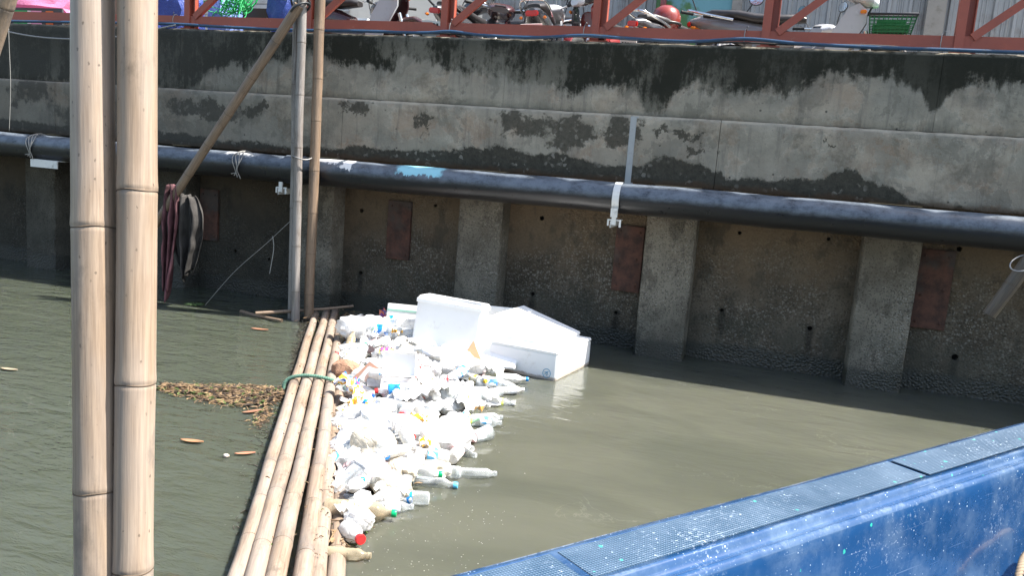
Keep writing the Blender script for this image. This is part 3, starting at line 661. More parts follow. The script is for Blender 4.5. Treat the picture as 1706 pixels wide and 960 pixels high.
for i, ((x, y, dz, r, L, _), e) in enumerate(zip(BOOM, ends)):
    p0 = Vector((x, y, .033+dz)); d = (Vector((e[0], e[1], .033+dz)) - p0).normalized()
    bamboo('boom_culm', BL[i], p0, p0 + d*L, r*.92, r*1.06, BAMB_BOOM, gap=.43, seg=20, seed=21+i, bend=.012)
# green rope round the boom
c0 = Vector((-2.685, 4.465, .035))
def twisted(path, r, name, mat, label, cat, strands=3, pitch=.035):
    P = catmull(path, 10); t = thing(name, label, cat, P[0]); L = 0; acc = [0]
    for i in range(1, len(P)): L += (P[i]-P[i-1]).length; acc.append(L)
    for s in range(strands):
        pts = []
        for i, p in enumerate(P):
            d = (P[min(i+1, len(P)-1)]-P[max(i-1, 0)]).normalized(); u = d.orthogonal().normalized(); v = d.cross(u); a = acc[i]/pitch*2*math.pi/1.0 + s*2*math.pi/strands
            pts.append(p + (u*math.cos(a)+v*math.sin(a))*r*.55)
        b = MB(); b.tube(pts, r*.6, 6); b.build('strand', mat, t, smooth=True)
    return t
path = []
for i in range(15):
    q = math.pi*(1.0 - i/14.0); path.append(c0 + bp*(.195*math.cos(q)) + bd*(.02*math.sin(q*2)+.03*math.cos(q)) + Vector((0, 0, -.045 + .115*math.sin(q)**.6)))
twisted(path, .011, 'green_rope', ROPE_G, 'pale green twisted rope tied across the floating bamboo boom', 'rope')
bamboo('floating_stick', 'thin bamboo stick lying across the wall end of the boom', (-4.25, 6.05, .05), (-3.60, 6.60, .13), .016, .012, BAMB_TAN, gap=.2, seed=31, seg=12)
bamboo('floating_stick', 'dark water-soaked stick floating beside the upright trio', (-4.55, 6.25, .01), (-3.98, 6.05, .02), .016, .013, BAMB_TAN, gap=.25, seed=32, seg=12)

# loose strings
for nm, lab, pts, r in [('mooring_string', 'thin slack string slanting from the upright trio down to the water', [(-4.02, 6.28, .93), (-4.3, 6.27, .66), (-4.62, 6.24, .36), (-4.9, 6.2, .02)], .0022),
                        ('frayed_string', 'frayed pale string dangling from the slack string beside the trio', [(-4.25, 6.27, .72), (-4.235, 6.27, .62), (-4.25, 6.27, .50), (-4.27, 6.27, .38)], .004),
                        ('hanging_wire', 'pale wire hanging straight down before the pipe near the channel bracket', [(-7.3, 6.3, 2.9), (-7.31, 6.3, 2.4), (-7.3, 6.3, 1.9), (-7.33, 6.3, 1.45)], .0025),
                        ('sagging_cable', 'grey cable sagging from the hanging wire across the stained coping', [(-8.6, 6.6, 2.62), (-7.9, 6.6, 2.48), (-7.2, 6.6, 2.40), (-6.4, 6.6, 2.42), (-5.6, 6.6, 2.56)], .008)]:
    b = MB(); b.tube(catmull(pts, 8), r, 6); tag(b.build(nm, STRING if r < .007 else WIRE, smooth=True), lab, 'string' if 'string' in nm else 'wire')

# ------------------------------------------------------------------ cloth
def cloth_mat(name, col, col2, w=.15):
    n = NT(name); O = n.O(); f = n.noise(n.map(O, (1, 1, .4)), 9, 5, .6); wv = n.noise(n.map(O, (1, 1, 1)), 320, 2)
    c = n.mix(n.ss(f, .4, .6), col, col2); p = n.bsdf(c, .95, 0, n.bump(n.M('ADD', f, n.M('MULTIPLY', wv, .3)), .3, .006), spec=.05); n.translucent(p, c, w); return n.m
def hanging(name, label, top, w, h, mat, seed, pinch=.35, tw=0.0, swing=.0):
    b = MB(); top = Vector(top)
    def fn(u, v):
        s = (u-.5); wd = w*(pinch*(1-.6*v) + (1-pinch)*math.sin(math.pi*min(1, .08+.87*v**.75)))
        a = tw*v; x = s*wd; y = .055*math.sin(u*15+seed+v*1.6)*(.45+.55*v) + .03*math.sin(u*31+seed*2+v*3)
        ragged = .22*mn.noise(Vector((u*3, seed, 0)))*v
        return Vector((x*math.cos(a)-y*math.sin(a) + swing*v, x*math.sin(a)+y*math.cos(a), -h*(v+ragged) + .02*mn.noise(Vector((u*6, v*7, seed))))) + .02*Vector((mn.noise(Vector((u*5, v*5, seed+3))), mn.noise(Vector((u*5, v*5, seed+9))), 0))
    b.grid(44, 36, fn)
    o = b.build(name, mat, smooth=True); o.location = top
    so_ = o.modifiers.new('thickness', 'SOLIDIFY'); so_.thickness = .003
    return tag(o, label, 'cloth')
hanging('hanging_rag', 'faded pink rag hanging in folds from the foot of the slanting brace', (-5.17, 6.08, 1.10), .17, .98, cloth_mat('pink_cloth', (.22, .105, .12), (.10, .055, .06)), 2.0, .45, .4, -.05)
hanging('hanging_rag', 'dark grey torn rag hanging behind the pink rag from the brace', (-5.07, 6.13, 1.02), .34, .74, cloth_mat('dark_cloth', (.05, .047, .045), (.09, .084, .08)), 5.0, .3, .3, .02)

# ------------------------------------------------------------------ boat
def mat_boat(name, col, grip=False):
    n = NT(name); O = n.O(); X, Y, Z = n.xyz(O)
    f = n.noise(O, 4.0, 5, .6); g = n.noise(n.map(O, (1, 1, 1)), 30, 5, .7)
    c = n.mix(f, tuple(x*.75 for x in col), tuple(x*1.25 for x in col))
    sheen_tint = n.M('MULTIPLY', n.ss(n.noise(O, 7, 6, .7), .40, .72), (.36 if grip else .45)); c = n.mix(sheen_tint, c, (0.13, 0.19, 0.27))  # pale sheen of the gelcoat mixed into the blue
    def flecks(sc, th, colr, c, sz=.35, off=0.0):
        v = n.vor(n.map(O, (1, 1, 1), (off, off*2, off*3)), sc); k = n.M('MULTIPLY', n.ss(n.xyz(v.outputs['Color'])[0], th, th+.005), n.ss(n.M('ADD', v.outputs['Distance'], n.M('MULTIPLY', n.noise(O, sc*3, 3, .7), .35)), sz+.16, sz+.10))
        return n.mix(k, c, colr), k
    wn = n.M('MULTIPLY', n.noise(O, 5, 4, .6), 1.0)
    c, k1 = flecks(36, .84 if grip else .96, (0.03, 0.34, 0.27), c, .22, 1.0); c, k2 = flecks(70, .87 if grip else .93, (0.50, 0.58, 0.66), c, .19, 3.0); c, k3 = flecks(130, .86 if grip else .92, (0.42, 0.50, 0.60), c, .22, 7.0)
    rub = n.noise(n.map(O, (1, 1.6, 1), (4, 2, 1)), 90, 4, .75); c = n.mix(n.M('MULTIPLY', n.ss(n.M('ADD', rub, n.M('MULTIPLY', n.M('SUBTRACT', wn, .5), .5)), .62, .74), .65 if grip else .35), c, (0.40, 0.48, 0.58))
    sc = 0
    for a, o_ in ((20, 1.0), (-38, 5.0), (75, 9.0)):
        s1 = n.noise(n.map(O, (1.6, 130, 130), (o_, o_, o_), (R(a*.3), R(a), R(a*.5))), 2.0, 3, .6); s1 = n.ss(s1, .70, .76)
        c = n.mix(n.M('MULTIPLY', s1, .28), c, (0.45, 0.55, 0.68))
    if not grip:
        ay = n.M('ABSOLUTE', Y); ch = n.noise(n.map(O, (1, 1, 1), (3, 3, 3)), 26, 6, .75)
        def band(a0, a1, amt, c): return n.mix(n.M('MULTIPLY', n.M('MULTIPLY', n.M('MULTIPLY', n.ss(ay, a0-.003, a0), n.ss(ay, a1+.003, a1)), n.ss(Z, .775, .783)), n.M('MULTIPLY', n.ss(n.M('ADD', ch, n.M('MULTIPLY', n.M('SUBTRACT', n.noise(O, 3.5, 3), .5), .9)), .46, .66), amt)), c, (0.46, 0.52, 0.58))
        c = band(1.198, 1.22, .5, c); c = band(1.048, 1.054, .16, c); c = band(1.000, 1.008, .14, c)  # chipped outer edge; the inner lip lines are painted edge highlights
    h = n.M('MULTIPLY', g, .35)
    if grip:
        ca, sa = .7071, .7071; u = n.M('MULTIPLY', n.M('ADD', X, Y), 230.0*2); v = n.M('MULTIPLY', n.M('SUBTRACT', X, Y), 230.0*2)
        d = n.M('MULTIPLY', n.M('SINE', u), n.M('SINE', v)); h = n.M('ADD', h, n.M('MULTIPLY', d, .9))
        c = n.mix(n.M('MULTIPLY', n.ss(d, .1, .9), .28), c, (0.28, 0.37, 0.48))
    n.bsdf(c, n.mr(f, .3, .7, .30 if grip else .12, .5 if grip else .26), 0, n.bump(h, .5 if grip else .10, .003), coat=.0 if grip else .5); return n.m
BLUE = mat_boat('blue_gelcoat', (0.010, 0.050, 0.140)); GRIP = mat_boat('blue_nonslip', (0.018, 0.052, 0.098), True)
BE = Vector((.597, .802, 0)); BN = Vector((-.802, .597, 0))
# local frame of the boat: x along, y outboard, z up
boat = thing('blue_boat', 'scratched blue fibreglass boat with flecked non-slip gunwale panels', 'boat', (0, 0, 0), Matrix((BE, BN, Vector((0, 0, 1)))).transposed().to_quaternion())
T0, T1 = -3.2, 3.75
SEC = [(.70, -.25), (1.02, -.02), (1.13, .30), (1.175, .62), (1.182, .70), (1.20, .715), (1.213, .735), (1.216, .765), (1.212, .788), (1.200, .799), (1.185, .8), (1.062, .8), (1.058, .803), (1.053, .8055), (1.047, .8055), (1.043, .802), (1.040, .794), (1.035, .786), (1.028, .784), (1.022, .786), (1.016, .791), (1.008, .793), (1.000, .789), (.995, .780), (.990, .755), (.984, .70), (.970, .55), (.950, .40), (.915, .25), (.86, .19), (.80, .175)]
def sweep(b, sec, sgn, n=60):
    vs = []; fs = []; k = len(sec)
    for i in range(n+1):
        x = T0 + (T1-T0)*i/n; bow = max(0, (x-2.9)/.9)**2*.10
        for (y, z) in sec: vs.append(Vector((x, sgn*(y-bow), z + .002*math.sin(x*2.1) + .004*fbm((x, y*3, z*3), 1.4, 2)*(1 if z < .7 else .25))))
    for i in range(n):
        for j in range(k-1): fs.append((i*k+j, i*k+j+1, (i+1)*k+j+1, (i+1)*k+j))
    b.add(vs, fs)
for sg in (1, -1):
    b = MB(); sweep(b, SEC, sg); o = b.build('hull_side', BLUE, boat, smooth=True, ang=50, world=False)
b = MB(); b.grid(20, 8, lambda u, v: Vector((T0 + (T1-T0)*u, -.84 + 1.68*v, .176))); b.build('floor', BLUE, boat, world=False)
for x in (T0, T1):
    b = MB(); k = [(y, z) for y, z in SEC[:11]]; kk = max(0, (x-2.9)/.9)**2*.10
    pr = [(y-kk, z) for y, z in k] + [(-(y-kk), z) for y, z in k[::-1]]; b.add([(x, y, z) for y, z in pr] + [(x+.03, y, z) for y, z in pr], [tuple(range(len(pr))), tuple(range(len(pr), 2*len(pr)))] + [(i, (i+1) % len(pr), len(pr)+(i+1) % len(pr), len(pr)+i) for i in range(len(pr))]); b.build('transom', BLUE, boat, world=False)
for sg in (1, -1):
    for k in range(-2, 3):
        x0, x1 = 1.0 + 1.22*k + .012, 2.22 + 1.22*k - .006
        if x0 < T0 or x1 > 3.5: continue
        b = MB(); b.box(((x0+x1)/2, sg*1.125, .8015), (x1-x0, .115, .0036), bev=.0016); b.build('grip_panel', GRIP, boat, world=False)
b = MB(); pth = [(.73, 2.38, .30), (.735, 2.44, .42), (.76, 2.53, .52), (.80, 2.62, .56), (.86, 2.70, .57), (.93, 2.75, .52)]
twisted(pth, .011, 'mooring_rope', ROPE_B, 'loop of brown rope hanging inside the blue boat', 'rope')

# ------------------------------------------------------------------ things on the promenade behind the railing
def paint(name, col, rough=.25): return simple(name, col, rough, var=.12, scale=5, coat=.6, bump=.03, dirt=.25)
BLACKP = simple('black_moulded_plastic', (.022, .022, .024), .45, var=.3); RUBBER = simple('tyre_rubber', (.02, .02, .02), .8); CHROME = simple('chrome', (.72, .73, .75), .15, .95, var=.08)
SEATV = simple('seat_vinyl', (.03, .027, .027), .38, var=.3, scale=30); LENS = simple('clear_lens', (.7, .72, .74), .1); REDLENS = simple('red_lens', (.5, .02, .015), .15); AMBER = simple('amber_lens', (.7, .22, .02), .15)
PLATE = simple('plate_white', (.7, .7, .68), .4, var=.08); MIRROR = simple('mirror_glass', (.6, .65, .7), .05, .9, var=.05); ALLOY = simple('wheel_alloy', (.45, .45, .46), .35, .8)
def scooter(label, loc, az, body, accent, lean_=0, basket=None, steer=0, helmet=None, group=None, scale=1.0):
    q = zrot(az) @ Quaternion((1, 0, 0), R(lean_))
    t = thing('motorbike', label, 'motorbike', loc, q, group); t.scale = (scale,)*3
    def B(name, mb, mat, par=t, smooth=True, ang=45): return mb.build(name, mat, par, smooth, ang, world=False)
    for nm, x, r in (('wheel', .63, .29), ('wheel', -.60, .28)):
        b = MB(); b.tube([(x + (r-.045)*math.cos(a), 0, r + (r-.045)*math.sin(a)) for a in [R(15*i) for i in range(24)]], .045, 10, closed=True); wh = B(nm, b, RUBBER)
        b = MB(); b.tube([(x + (r-.075)*math.cos(a), 0, r + (r-.075)*math.sin(a)) for a in [R(15*i) for i in range(24)]], .02, 8, closed=True)
        for k in range(6): a = R(60*k); b.tube([(x, 0, r), (x + (r-.08)*math.cos(a), 0, r + (r-.08)*math.sin(a))], .012, 6)
        b.tube([(x, -.05, r), (x, .05, r)], .035, 10); B('rim', b, ALLOY, wh)
    # fork, fenders
    for s in (-1, 1): b = MB(); b.tube([(.63, s*.075, .29), (.50, s*.07, .68)], .018, 8); B('fork_leg', b, CHROME)
    b = MB(); b.loft([(.36, .52, .055, .03), (.50, .615, .06, .03), (.64, .63, .06, .03), (.78, .57, .055, .028), (.86, .48, .04, .02)], 12); B('front_fender', b, body)
    b = MB(); b.loft([(-.93, .42, .05, .02), (-.84, .55, .06, .03), (-.68, .62, .07, .03), (-.5, .60, .07, .03)], 12); B('rear_fender', b, BLACKP)
    # engine, exhaust
    b = MB(); b.loft([(-.35, .30, .09, .08), (-.18, .32, .13, .11), (0, .33, .13, .10), (.12, .34, .08, .07)], 14); B('engine', b, ALLOY)
    b = MB(); b.tube(catmull([(.06, -.10, .27), (-.2, -.15, .20), (-.5, -.17, .26), (-.85, -.18, .38)], 5), [.018]*8+[.045]*8, 10); B('exhaust', b, CHROME)
    # under-bone and leg shield
    b = MB(); b.loft([(-.40, .52, .12, .12), (-.15, .46, .11, .10), (.10, .46, .09, .09), (.26, .58, .08, .10), (.38, .74, .07, .10)], 16); B('frame_cover', b, body)
    for s in (-1, 1):
        b = MB(); prof = [(.50, .84), (.43, .90), (.35, .86), (.24, .66), (.18, .45), (.22, .33), (.30, .34), (.40, .55), (.50, .74)]
        vs = [Vector((x, s*(.10 + .09*max(0, .9-z) + .07*(.5-x)*1.6), z)) for x, z in prof]; vs += [v + Vector((.0, -s*.022, 0)) for v in vs]; n = len(prof)
        b.add(vs, [tuple(range(n)), tuple(range(n, 2*n))] + [(i, (i+1) % n, n+(i+1) % n, n+i) for i in range(n)]); B('leg_shield', b, body if s > 0 else accent, ang=30)
    # tail, side panels, seat
    b = MB(); b.loft([(-.98, .74, .03, .025), (-.90, .74, .075, .05), (-.72, .70, .12, .09), (-.45, .64, .135, .12), (-.20, .60, .12, .11), (-.05, .58, .08, .07)], 18); B('tail_body', b, body)
    b = MB(); b.loft([(-.86, .80, .06, .025), (-.78, .815, .11, .035), (-.55, .805, .125, .04), (-.40, .775, .13, .045), (-.20, .765, .12, .045), (-.05, .775, .085, .04), (.02, .765, .05, .025)], 18, 3.0); B('seat', b, SEATV)
    b = MB(); b.tube(catmull([(-.58, .13, .76), (-.80, .135, .80), (-.97, .10, .835), (-1.0, 0, .84), (-.97, -.10, .835), (-.80, -.135, .80), (-.58, -.13, .76)], 5), .012, 8); B('grab_rail', b, CHROME if accent != BLACKP else BLACKP)
    b = MB(); b.box((-.985, 0, .72), (.03, .12, .05), bev=.01); B('tail_light', b, REDLENS)
    b = MB(); b.box((-1.0, 0, .55), (.006, .20, .15), Matrix.Rotation(R(-20), 3, 'Y')); pl = B('number_plate', b, PLATE, smooth=False)
    b = MB(); rr = random.Random(int(abs(loc[0])*100))
    for rw, z0 in ((0, .585), (1, .53)):
        for k in range(4 + rw):
            y = -.07 + k*.034; b.box((-1.005 + (z0-.55)*-.36, y, z0), (.003, .018, .034), Matrix.Rotation(R(-20), 3, 'Y'))
    B('plate_characters', b, BLACKP, pl, smooth=False)
    for s in (-1, 1): b = MB(); b.box((-.93, s*.11, .69), (.05, .03, .025), bev=.008); B('turn_signal', b, AMBER)
    # steering head: cover, headlight, bars
    hq = Matrix.Rotation(R(steer), 3, 'Z'); hc = Vector((.42, 0, 0))
    def H(mb): mb.v = [hc + hq @ (v-hc) for v in mb.v]; return mb
    b = MB(); b.loft([(.26, .965, .10, .03), (.32, .985, .15, .055), (.40, .97, .16, .075), (.48, .94, .13, .075), (.54, .915, .08, .05)], 18); B('handlebar_cover', H(b), accent)
    b = MB(); b.loft([(.49, .925, .10, .055), (.54, .91, .085, .05), (.575, .90, .05, .032)], 16); B('headlight', H(b), LENS)
    b = MB(); b.box((.285, 0, .995), (.05, .13, .02), Matrix.Rotation(R(35), 3, 'Y'), bev=.006); B('gauge', H(b), BLACKP)
    for s in (-1, 1):
        b = MB(); b.tube([(.38, s*.12, .985), (.36, s*.20, 1.0), (.29, s*.31, 1.0)], .012, 8); B('handlebar', H(b), CHROME)
        b = MB(); b.tube([(.315, s*.27, 1.0), (.30, s*.30, 1.0), (.27, s*.345, 1.0), (.245, s*.385, 1.0)], [.018, .017, .017, .019], 10); B('grip', H(b), RUBBER)
        b = MB(); b.tube([(.38, s*.22, 1.005), (.40, s*.27, 1.01), (.36, s*.34, 1.0), (.32, s*.39, .995)], .007, 6); B('brake_lever', H(b), CHROME)
        b = MB(); b.tube([(.34, s*.23, 1.01), (.31, s*.28, 1.10), (.30, s*.32, 1.17)], .006, 6); B('mirror_stem', H(b), BLACKP)
        b = MB(); b.lathe([(.0, -.014), (.05, -.010), (.06, 0), (.055, .008)], 16, Matrix.Translation((.30, s*.34, 1.20)) @ Matrix.Rotation(R(-80), 4, 'Y') @ Matrix.Diagonal((1, 1.25, 1, 1))); mi = B('mirror', H(b), BLACKP)
        b = MB(); b.lathe([(.052, .0085), (.0, .009)], 16, Matrix.Translation((.30, s*.34, 1.20)) @ Matrix.Rotation(R(-80), 4, 'Y') @ Matrix.Diagonal((1, 1.25, 1, 1))); B('mirror_glass', H(b), MIRROR, mi)
        b = MB(); b.box((.47, s*.135, .83), (.05, .02, .03), bev=.006); B('turn_signal', b, AMBER)
        b = MB(); b.tube(catmull([(.37, s*.21, .99), (.46, s*.17, 1.03), (.54, s*.08, .95), (.50, s*.05, .80)], 5), .005, 6); B('cable', H(b), BLACKP)
    if basket is not None:
        b = MB(); x0, x1, y0, z0, z1 = .54, .84, .16, .62, .81
        def ring(z, k): return [Vector((x0 - .02*k, -y0-.02*k, z)), Vector((x1+.04*k, -y0-.02*k, z)), Vector((x1+.04*k, y0+.02*k, z)), Vector((x0-.02*k, y0+.02*k, z))]
        A, Bt = ring(z0, 0), ring(z1, 1); rim = MB(); rim.tube(Bt, .012, 6, closed=True); bk = B('basket', rim, BLACKP)
        for i in range(4):
            c0_, c1_, d0, d1 = A[i], A[(i+1) % 4], Bt[i], Bt[(i+1) % 4]
            for k in range(11): f = k/10; b.tube([c0_.lerp(c1_, f), d0.lerp(d1, f)], .0045, 4)
            for k in range(1, 7): f = k/7; b.tube([c0_.lerp(d0, f), c1_.lerp(d1, f)], .0045, 4)
        b.box(((x0+x1)/2, 0, z0), (x1-x0, 2*y0, .006)); B('basket_mesh', b, basket, bk, smooth=False)
        b = MB(); b.box(((x0+x1)/2, 0, z0+.08), (x1-x0-.02, 2*y0-.02, .13), bev=.03); B('basket_liner', b, basket, bk)
    b = MB(); b.tube([(-.05, .12, .30), (-.12, .30, .02)], .012, 6); B('side_stand', b, BLACKP)
    return t
MAROON = paint('maroon_black_paint', (.050, .018, .020)); SILVER = paint('silver_paint', (.42, .42, .44)); DKRED = paint('dark_red_paint', (.20, .02, .02)); CHAR = paint('charcoal_paint', (.05, .05, .055)); GREYB = paint('grey_brown_panel', (.17, .155, .15)); WHITEP = paint('white_fairing_paint', (.62, .64, .66))
GREENB = simple('green_basket_plastic', (.008, .13, .04), .35, var=.3, scale=20)
G0 = 2.1
GB = 2.17
scooter('dark maroon motorbike standing side-on behind the railing near the upright trio', (-4.15, 7.50, GB), -4, MAROON, SILVER, 4)
scooter('silver motorbike standing side-on with a white fairing behind the railing', (-2.98, 8.45, GB), 172, SILVER, CHAR, 5, steer=18)
scooter('dark red motorbike parked behind the railing beside the silver one', (-1.85, 8.35, GB), -100, DKRED, CHAR, 5, steer=-20)
scooter('charcoal motorbike with chrome bars before the teal hoarding', (-1.02, 7.95, 2.12), 62, CHAR, SILVER, 6, steer=25, scale=.9)
scooter('grey motorbike side-on with a green front basket behind the railing', (0.00, 7.85, GB), -5, GREYB, SILVER, 7, basket=GREENB, steer=6)
scooter('black motorbike standing behind the maroon one', (-4.05, 8.55, GB), 176, CHAR, CHAR, -4, steer=-15, scale=.95)
scooter('dark motorbike parked tail-on with orange lights between the maroon and silver ones', (-3.02, 7.72, 2.12), 84, CHAR, MAROON, 5, steer=20, scale=.92)
scooter('black motorbike with low bars behind the grey one with the basket', (-.15, 8.75, GB), 8, CHAR, SILVER, 5, steer=30, scale=.86)
scooter('dark grey motorbike parked tail-on next to the dark red one', (-2.25, 7.75, 2.12), 98, CHAR, SILVER, -5, steer=-25, scale=.92)
# helmet on the charcoal bike
hm = thing('helmet', 'red helmet hung on the charcoal motorbike', 'helmet', (-1.16, 7.52, 2.86)); b = MB(); b.lathe([(.10, -.10), (.125, -.04), (.13, .03), (.105, .09), (.05, .125), (0, .13)], 20); b.build('shell', paint('red_helmet_paint', (.22, .03, .02)), hm, True, world=False)
b = MB(); b.tube([(.132*math.cos(a), .132*math.sin(a), -.03) for a in [R(15*i) for i in range(24)]], .012, 8, closed=True); b.build('trim', BLACKP, hm, True, world=False)

# corrugated sheet fence
fence = thing('corrugated_fence', 'grey corrugated metal sheet fence behind the parked motorbikes', 'fence', (1, 9.35, G0))
def corr_mesh(wd, h):
    b = MB(); pts = []; n = int(wd/.19); p = wd/n
    for i in range(n): x = i*p; pts += [(x, 0), (x+p*.10, .0), (x+p*.16, -.032), (x+p*.30, -.032), (x+p*.36, 0), (x+p*.58, 0), (x+p*.61, -.009), (x+p*.67, -.009), (x+p*.70, 0), (x+p*.78, 0), (x+p*.81, -.009), (x+p*.87, -.009), (x+p*.90, 0)]
    pts.append((wd, 0)); k = len(pts)
    b.add([Vector((x, y, 0)) for x, y in pts] + [Vector((x, y, h)) for x, y in pts], [(i, i+1, k+i+1, k+i) for i in range(k-1)]); return b.mesh('corrugated_sheet')
cm = corr_mesh(.78, 2.7)
for k in range(22):
    x = -3.45 + .76*k
    inst('corrugated_sheet', cm, CORR, fence, Vector((x, 9.35 - .010*(k % 2), G0+.02)) - fence.location)
for x in (-3.5, -.70, 1.2, 3.2, 6.0):
    b = MB(); b.box((x, 9.22 if x == 1.2 else 9.30, G0+1.4), (.17 if x == 1.2 else .1, .08, 2.8)); b.build('fence_post', simple('post_concrete', (.28, .265, .24), .9, dirt=.4) if x == -3.5 else bpy.data.materials['post_concrete'], fence)
# teal printed hoarding between the sheets
n = NT('teal_garden_print'); P = n.P(); X, Y, Z = n.xyz(P); f = n.noise(P, 3.5, 6, .65)
gm = n.ss(n.M('ADD', n.M('MULTIPLY', n.M('SUBTRACT', f, .5), 1.3), n.M('ADD', n.M('MULTIPLY', n.M('SUBTRACT', -1.1, X), .9), n.M('SUBTRACT', 3.12, Z))), -.05, .12)
c = n.mix(gm, n.mix(f, (.10, .27, .32), (.17, .37, .41)), n.mix(n.noise(P, 22, 5, .7), (.018, .10, .03), (.12, .26, .09))); n.bsdf(c, .5); TEAL = n.m
hd = thing('printed_hoarding', 'teal hoarding printed with green foliage between corrugated sheets', 'hoarding', (-1.1, 9.28, G0))
b = MB(); b.box((-1.12, 9.29, G0+1.3), (.86, .03, 2.5)); b.build('board', TEAL, hd)
b = MB(); b.box((-1.46, 9.20, G0+1.3), (.06, .06, 2.6)); b.build('post', DKRED, hd)
# shop house wall with shutter behind the left end
shop = thing('shop_house', 'cream plastered shop house with grey roller shutter behind the railing', 'building', (-9, 10.6, G0))
b = MB(); b.box((-9.8, 11.2, G0+2.6), (12.4, 1.0, 5.2)); b.build('wall', PLASTER, shop)
for k in range(30):
    b = MB(); b.box((-7.4, 10.68, G0+.08+.085*k), (2.6, .025, .078), bev=.006); b.build('shutter_slat', simple('shutter_grey_paint', (.36, .37, .38), .5, dirt=.3) if k == 0 else bpy.data.materials['shutter_grey_paint'], shop)
b = MB(); b.box((-10.6, 10.69, G0+1.05), (1.0, .04, 2.1)); dr = b.build('door', simple('brown_door_paint', (.16, .09, .06), .5), shop); b = MB(); b.box((-10.2, 10.65, G0+1.0), (.03, .05, .14)); b.build('handle', CHROME, dr)

# stall goods behind the railing on the left
def crumple(name, label, cat, loc, size, mat, seed, sub=3, group=None, flat=.0, amp=.34, rot=0, smooth=True, name_parent=None):
    bm = bmesh.new(); bmesh.ops.create_icosphere(bm, subdivisions=sub, radius=1.0)
    for v in bm.verts:
        p = v.co.copy(); d = 0; k = Vector((seed*1.7, seed*.9, seed*2.3))
        r1 = 1 - abs(mn.noise(p*1.5 + k))*2; r2 = 1 - abs(mn.noise(p*3.4 + k))*2; r3 = 1 - abs(mn.noise(p*7.5+k))*2
        d = 1 + amp*(.75*r1 + .45*r2 + .22*r3 - .6)
        v.co = Vector((p.x*d*size[0], p.y*d*size[1], max(p.z, -1+flat)*d*size[2]))
    me = bpy.data.meshes.new(name); bm.to_mesh(me); bm.free(); me.materials.append(mat)
    if smooth:
        me.polygons.foreach_set('use_smooth', [True]*len(me.polygons)); me.set_sharp_from_angle(angle=R(38))
    o = bpy.data.objects.new(name, me); C.objects.link(o); o.location = loc; o.rotation_euler = (0, 0, R(rot)); return tag(o, label, cat, group)
def plastic(name, col, rough=.35, tr=.3, dirt=.0, scale=9):
    n = NT(name); O = n.O(); f = n.noise(O, scale, 4, .6); c = n.mix(f, tuple(x*.85 for x in col), col)
    if dirt > 0: c = n.mix(n.M('MULTIPLY', n.ss(n.noise(O, scale*2.2, 6, .65), .48, .68), dirt), c, (.22, .17, .11))
    v = n.vor(n.map(O, (1, 1, 1)), 26, 'DISTANCE_TO_EDGE'); nr = n.bump(n.M('ADD', n.ss(v.outputs['Distance'], 0, .12), f), .35, .008)
    p = n.bsdf(c, rough, 0, nr); n.translucent(p, c, tr, nr); return n.m
PINKP = plastic('pink_plastic_film', (.75, .28, .48), .3, .4); BLUET = plastic('blue_tarp', (.05, .09, .36), .45, .2); GREENN = simple('green_netting', (.01, .32, .09), .6, var=.4); WHITEF = plastic('white_film', (.80, .80, .80), .3, .35)
crumple('plastic_bag', 'bright pink plastic sheet heaped on the stall table behind the sign', 'plastic bag', (-8.35, 7.75, 2.86), (.38, .25, .20), PINKP, 3, rot=20)
crumple('plastic_bag', 'white plastic sheet heaped beside the pink one on the stall table', 'plastic bag', (-9.05, 7.75, 2.86), (.42, .25, .16), WHITEF, 5)
crumple('tarpaulin', 'rolled dark blue tarpaulin leaning beside a railing post near the twin poles', 'tarpaulin', (-6.25, 7.35, 2.62), (.30, .22, .52), BLUET, 8)
crumple('plastic_sack', 'blue and white plastic sack standing behind the railing by the green netting', 'sack', (-5.62, 7.35, 2.55), (.17, .16, .50), plastic('blue_white_sack', (.22, .32, .72), .4, .25), 9)
crumple('plastic_sack', 'blue plastic sack behind the head of the slanting brace', 'sack', (-4.95, 7.5, 2.72), (.22, .18, .42), BLUET, 12)
b = MB(); rr = random.Random(4)
for k in range(60):
    c_ = Vector((rr.gauss(0, .13), rr.gauss(0, .06), rr.gauss(0, .07))); r_ = rr.uniform(.05, .12); ax = Vector((rr.gauss(0, 1), rr.gauss(0, 1), rr.gauss(0, .5))).normalized(); u = ax.orthogonal().normalized(); v = ax.cross(u)
    b.tube([c_ + (u*math.cos(a) + v*math.sin(a)*.6)*r_ for a in [R(30*i) for i in range(12)]], .005, 4, closed=True)
o = b.build('fishing_net', GREENN, smooth=True); o.location = (-5.35, 7.15, 2.86); tag(o, 'bundle of bright green netting hung behind the railing', 'net')
cr = thing('storage_crate', 'dark brown wooden crate behind the railing under the green netting', 'crate', (-5.1, 7.6, G0))
for k in range(4): b = MB(); b.box((-5.15, 7.45, G0+.12+.19*k), (.9, .02, .17), bev=.004); b.build('plank', simple('dark_wood', (.07, .045, .035), .8, scale=12) if k == 0 else bpy.data.materials['dark_wood'], cr)
for x in (-5.58, -4.72): b = MB(); b.box((x, 7.65, G0+.4), (.03, .40, .78)); b.build('side_board', bpy.data.materials['dark_wood'], cr)
tb = thing('stall_table', 'stall table carrying pink and white plastic sheets', 'table', (-8.7, 7.7, G0)); b = MB(); b.box((-8.7, 7.75, G0+.60), (1.6, .7, .03)); b.build('tabletop', bpy.data.materials['dark_wood'], tb)
for x in (-9.4, -8.0):
    for y in (7.45, 8.05): b = MB(); b.box((x, y, G0+.29), (.04, .04, .58)); b.build('leg', BLACKP, tb)
sg = thing('sign_board', 'low sign board lettered ark in white beside a green block', 'sign', (-8.6, 7.12, 2.5))
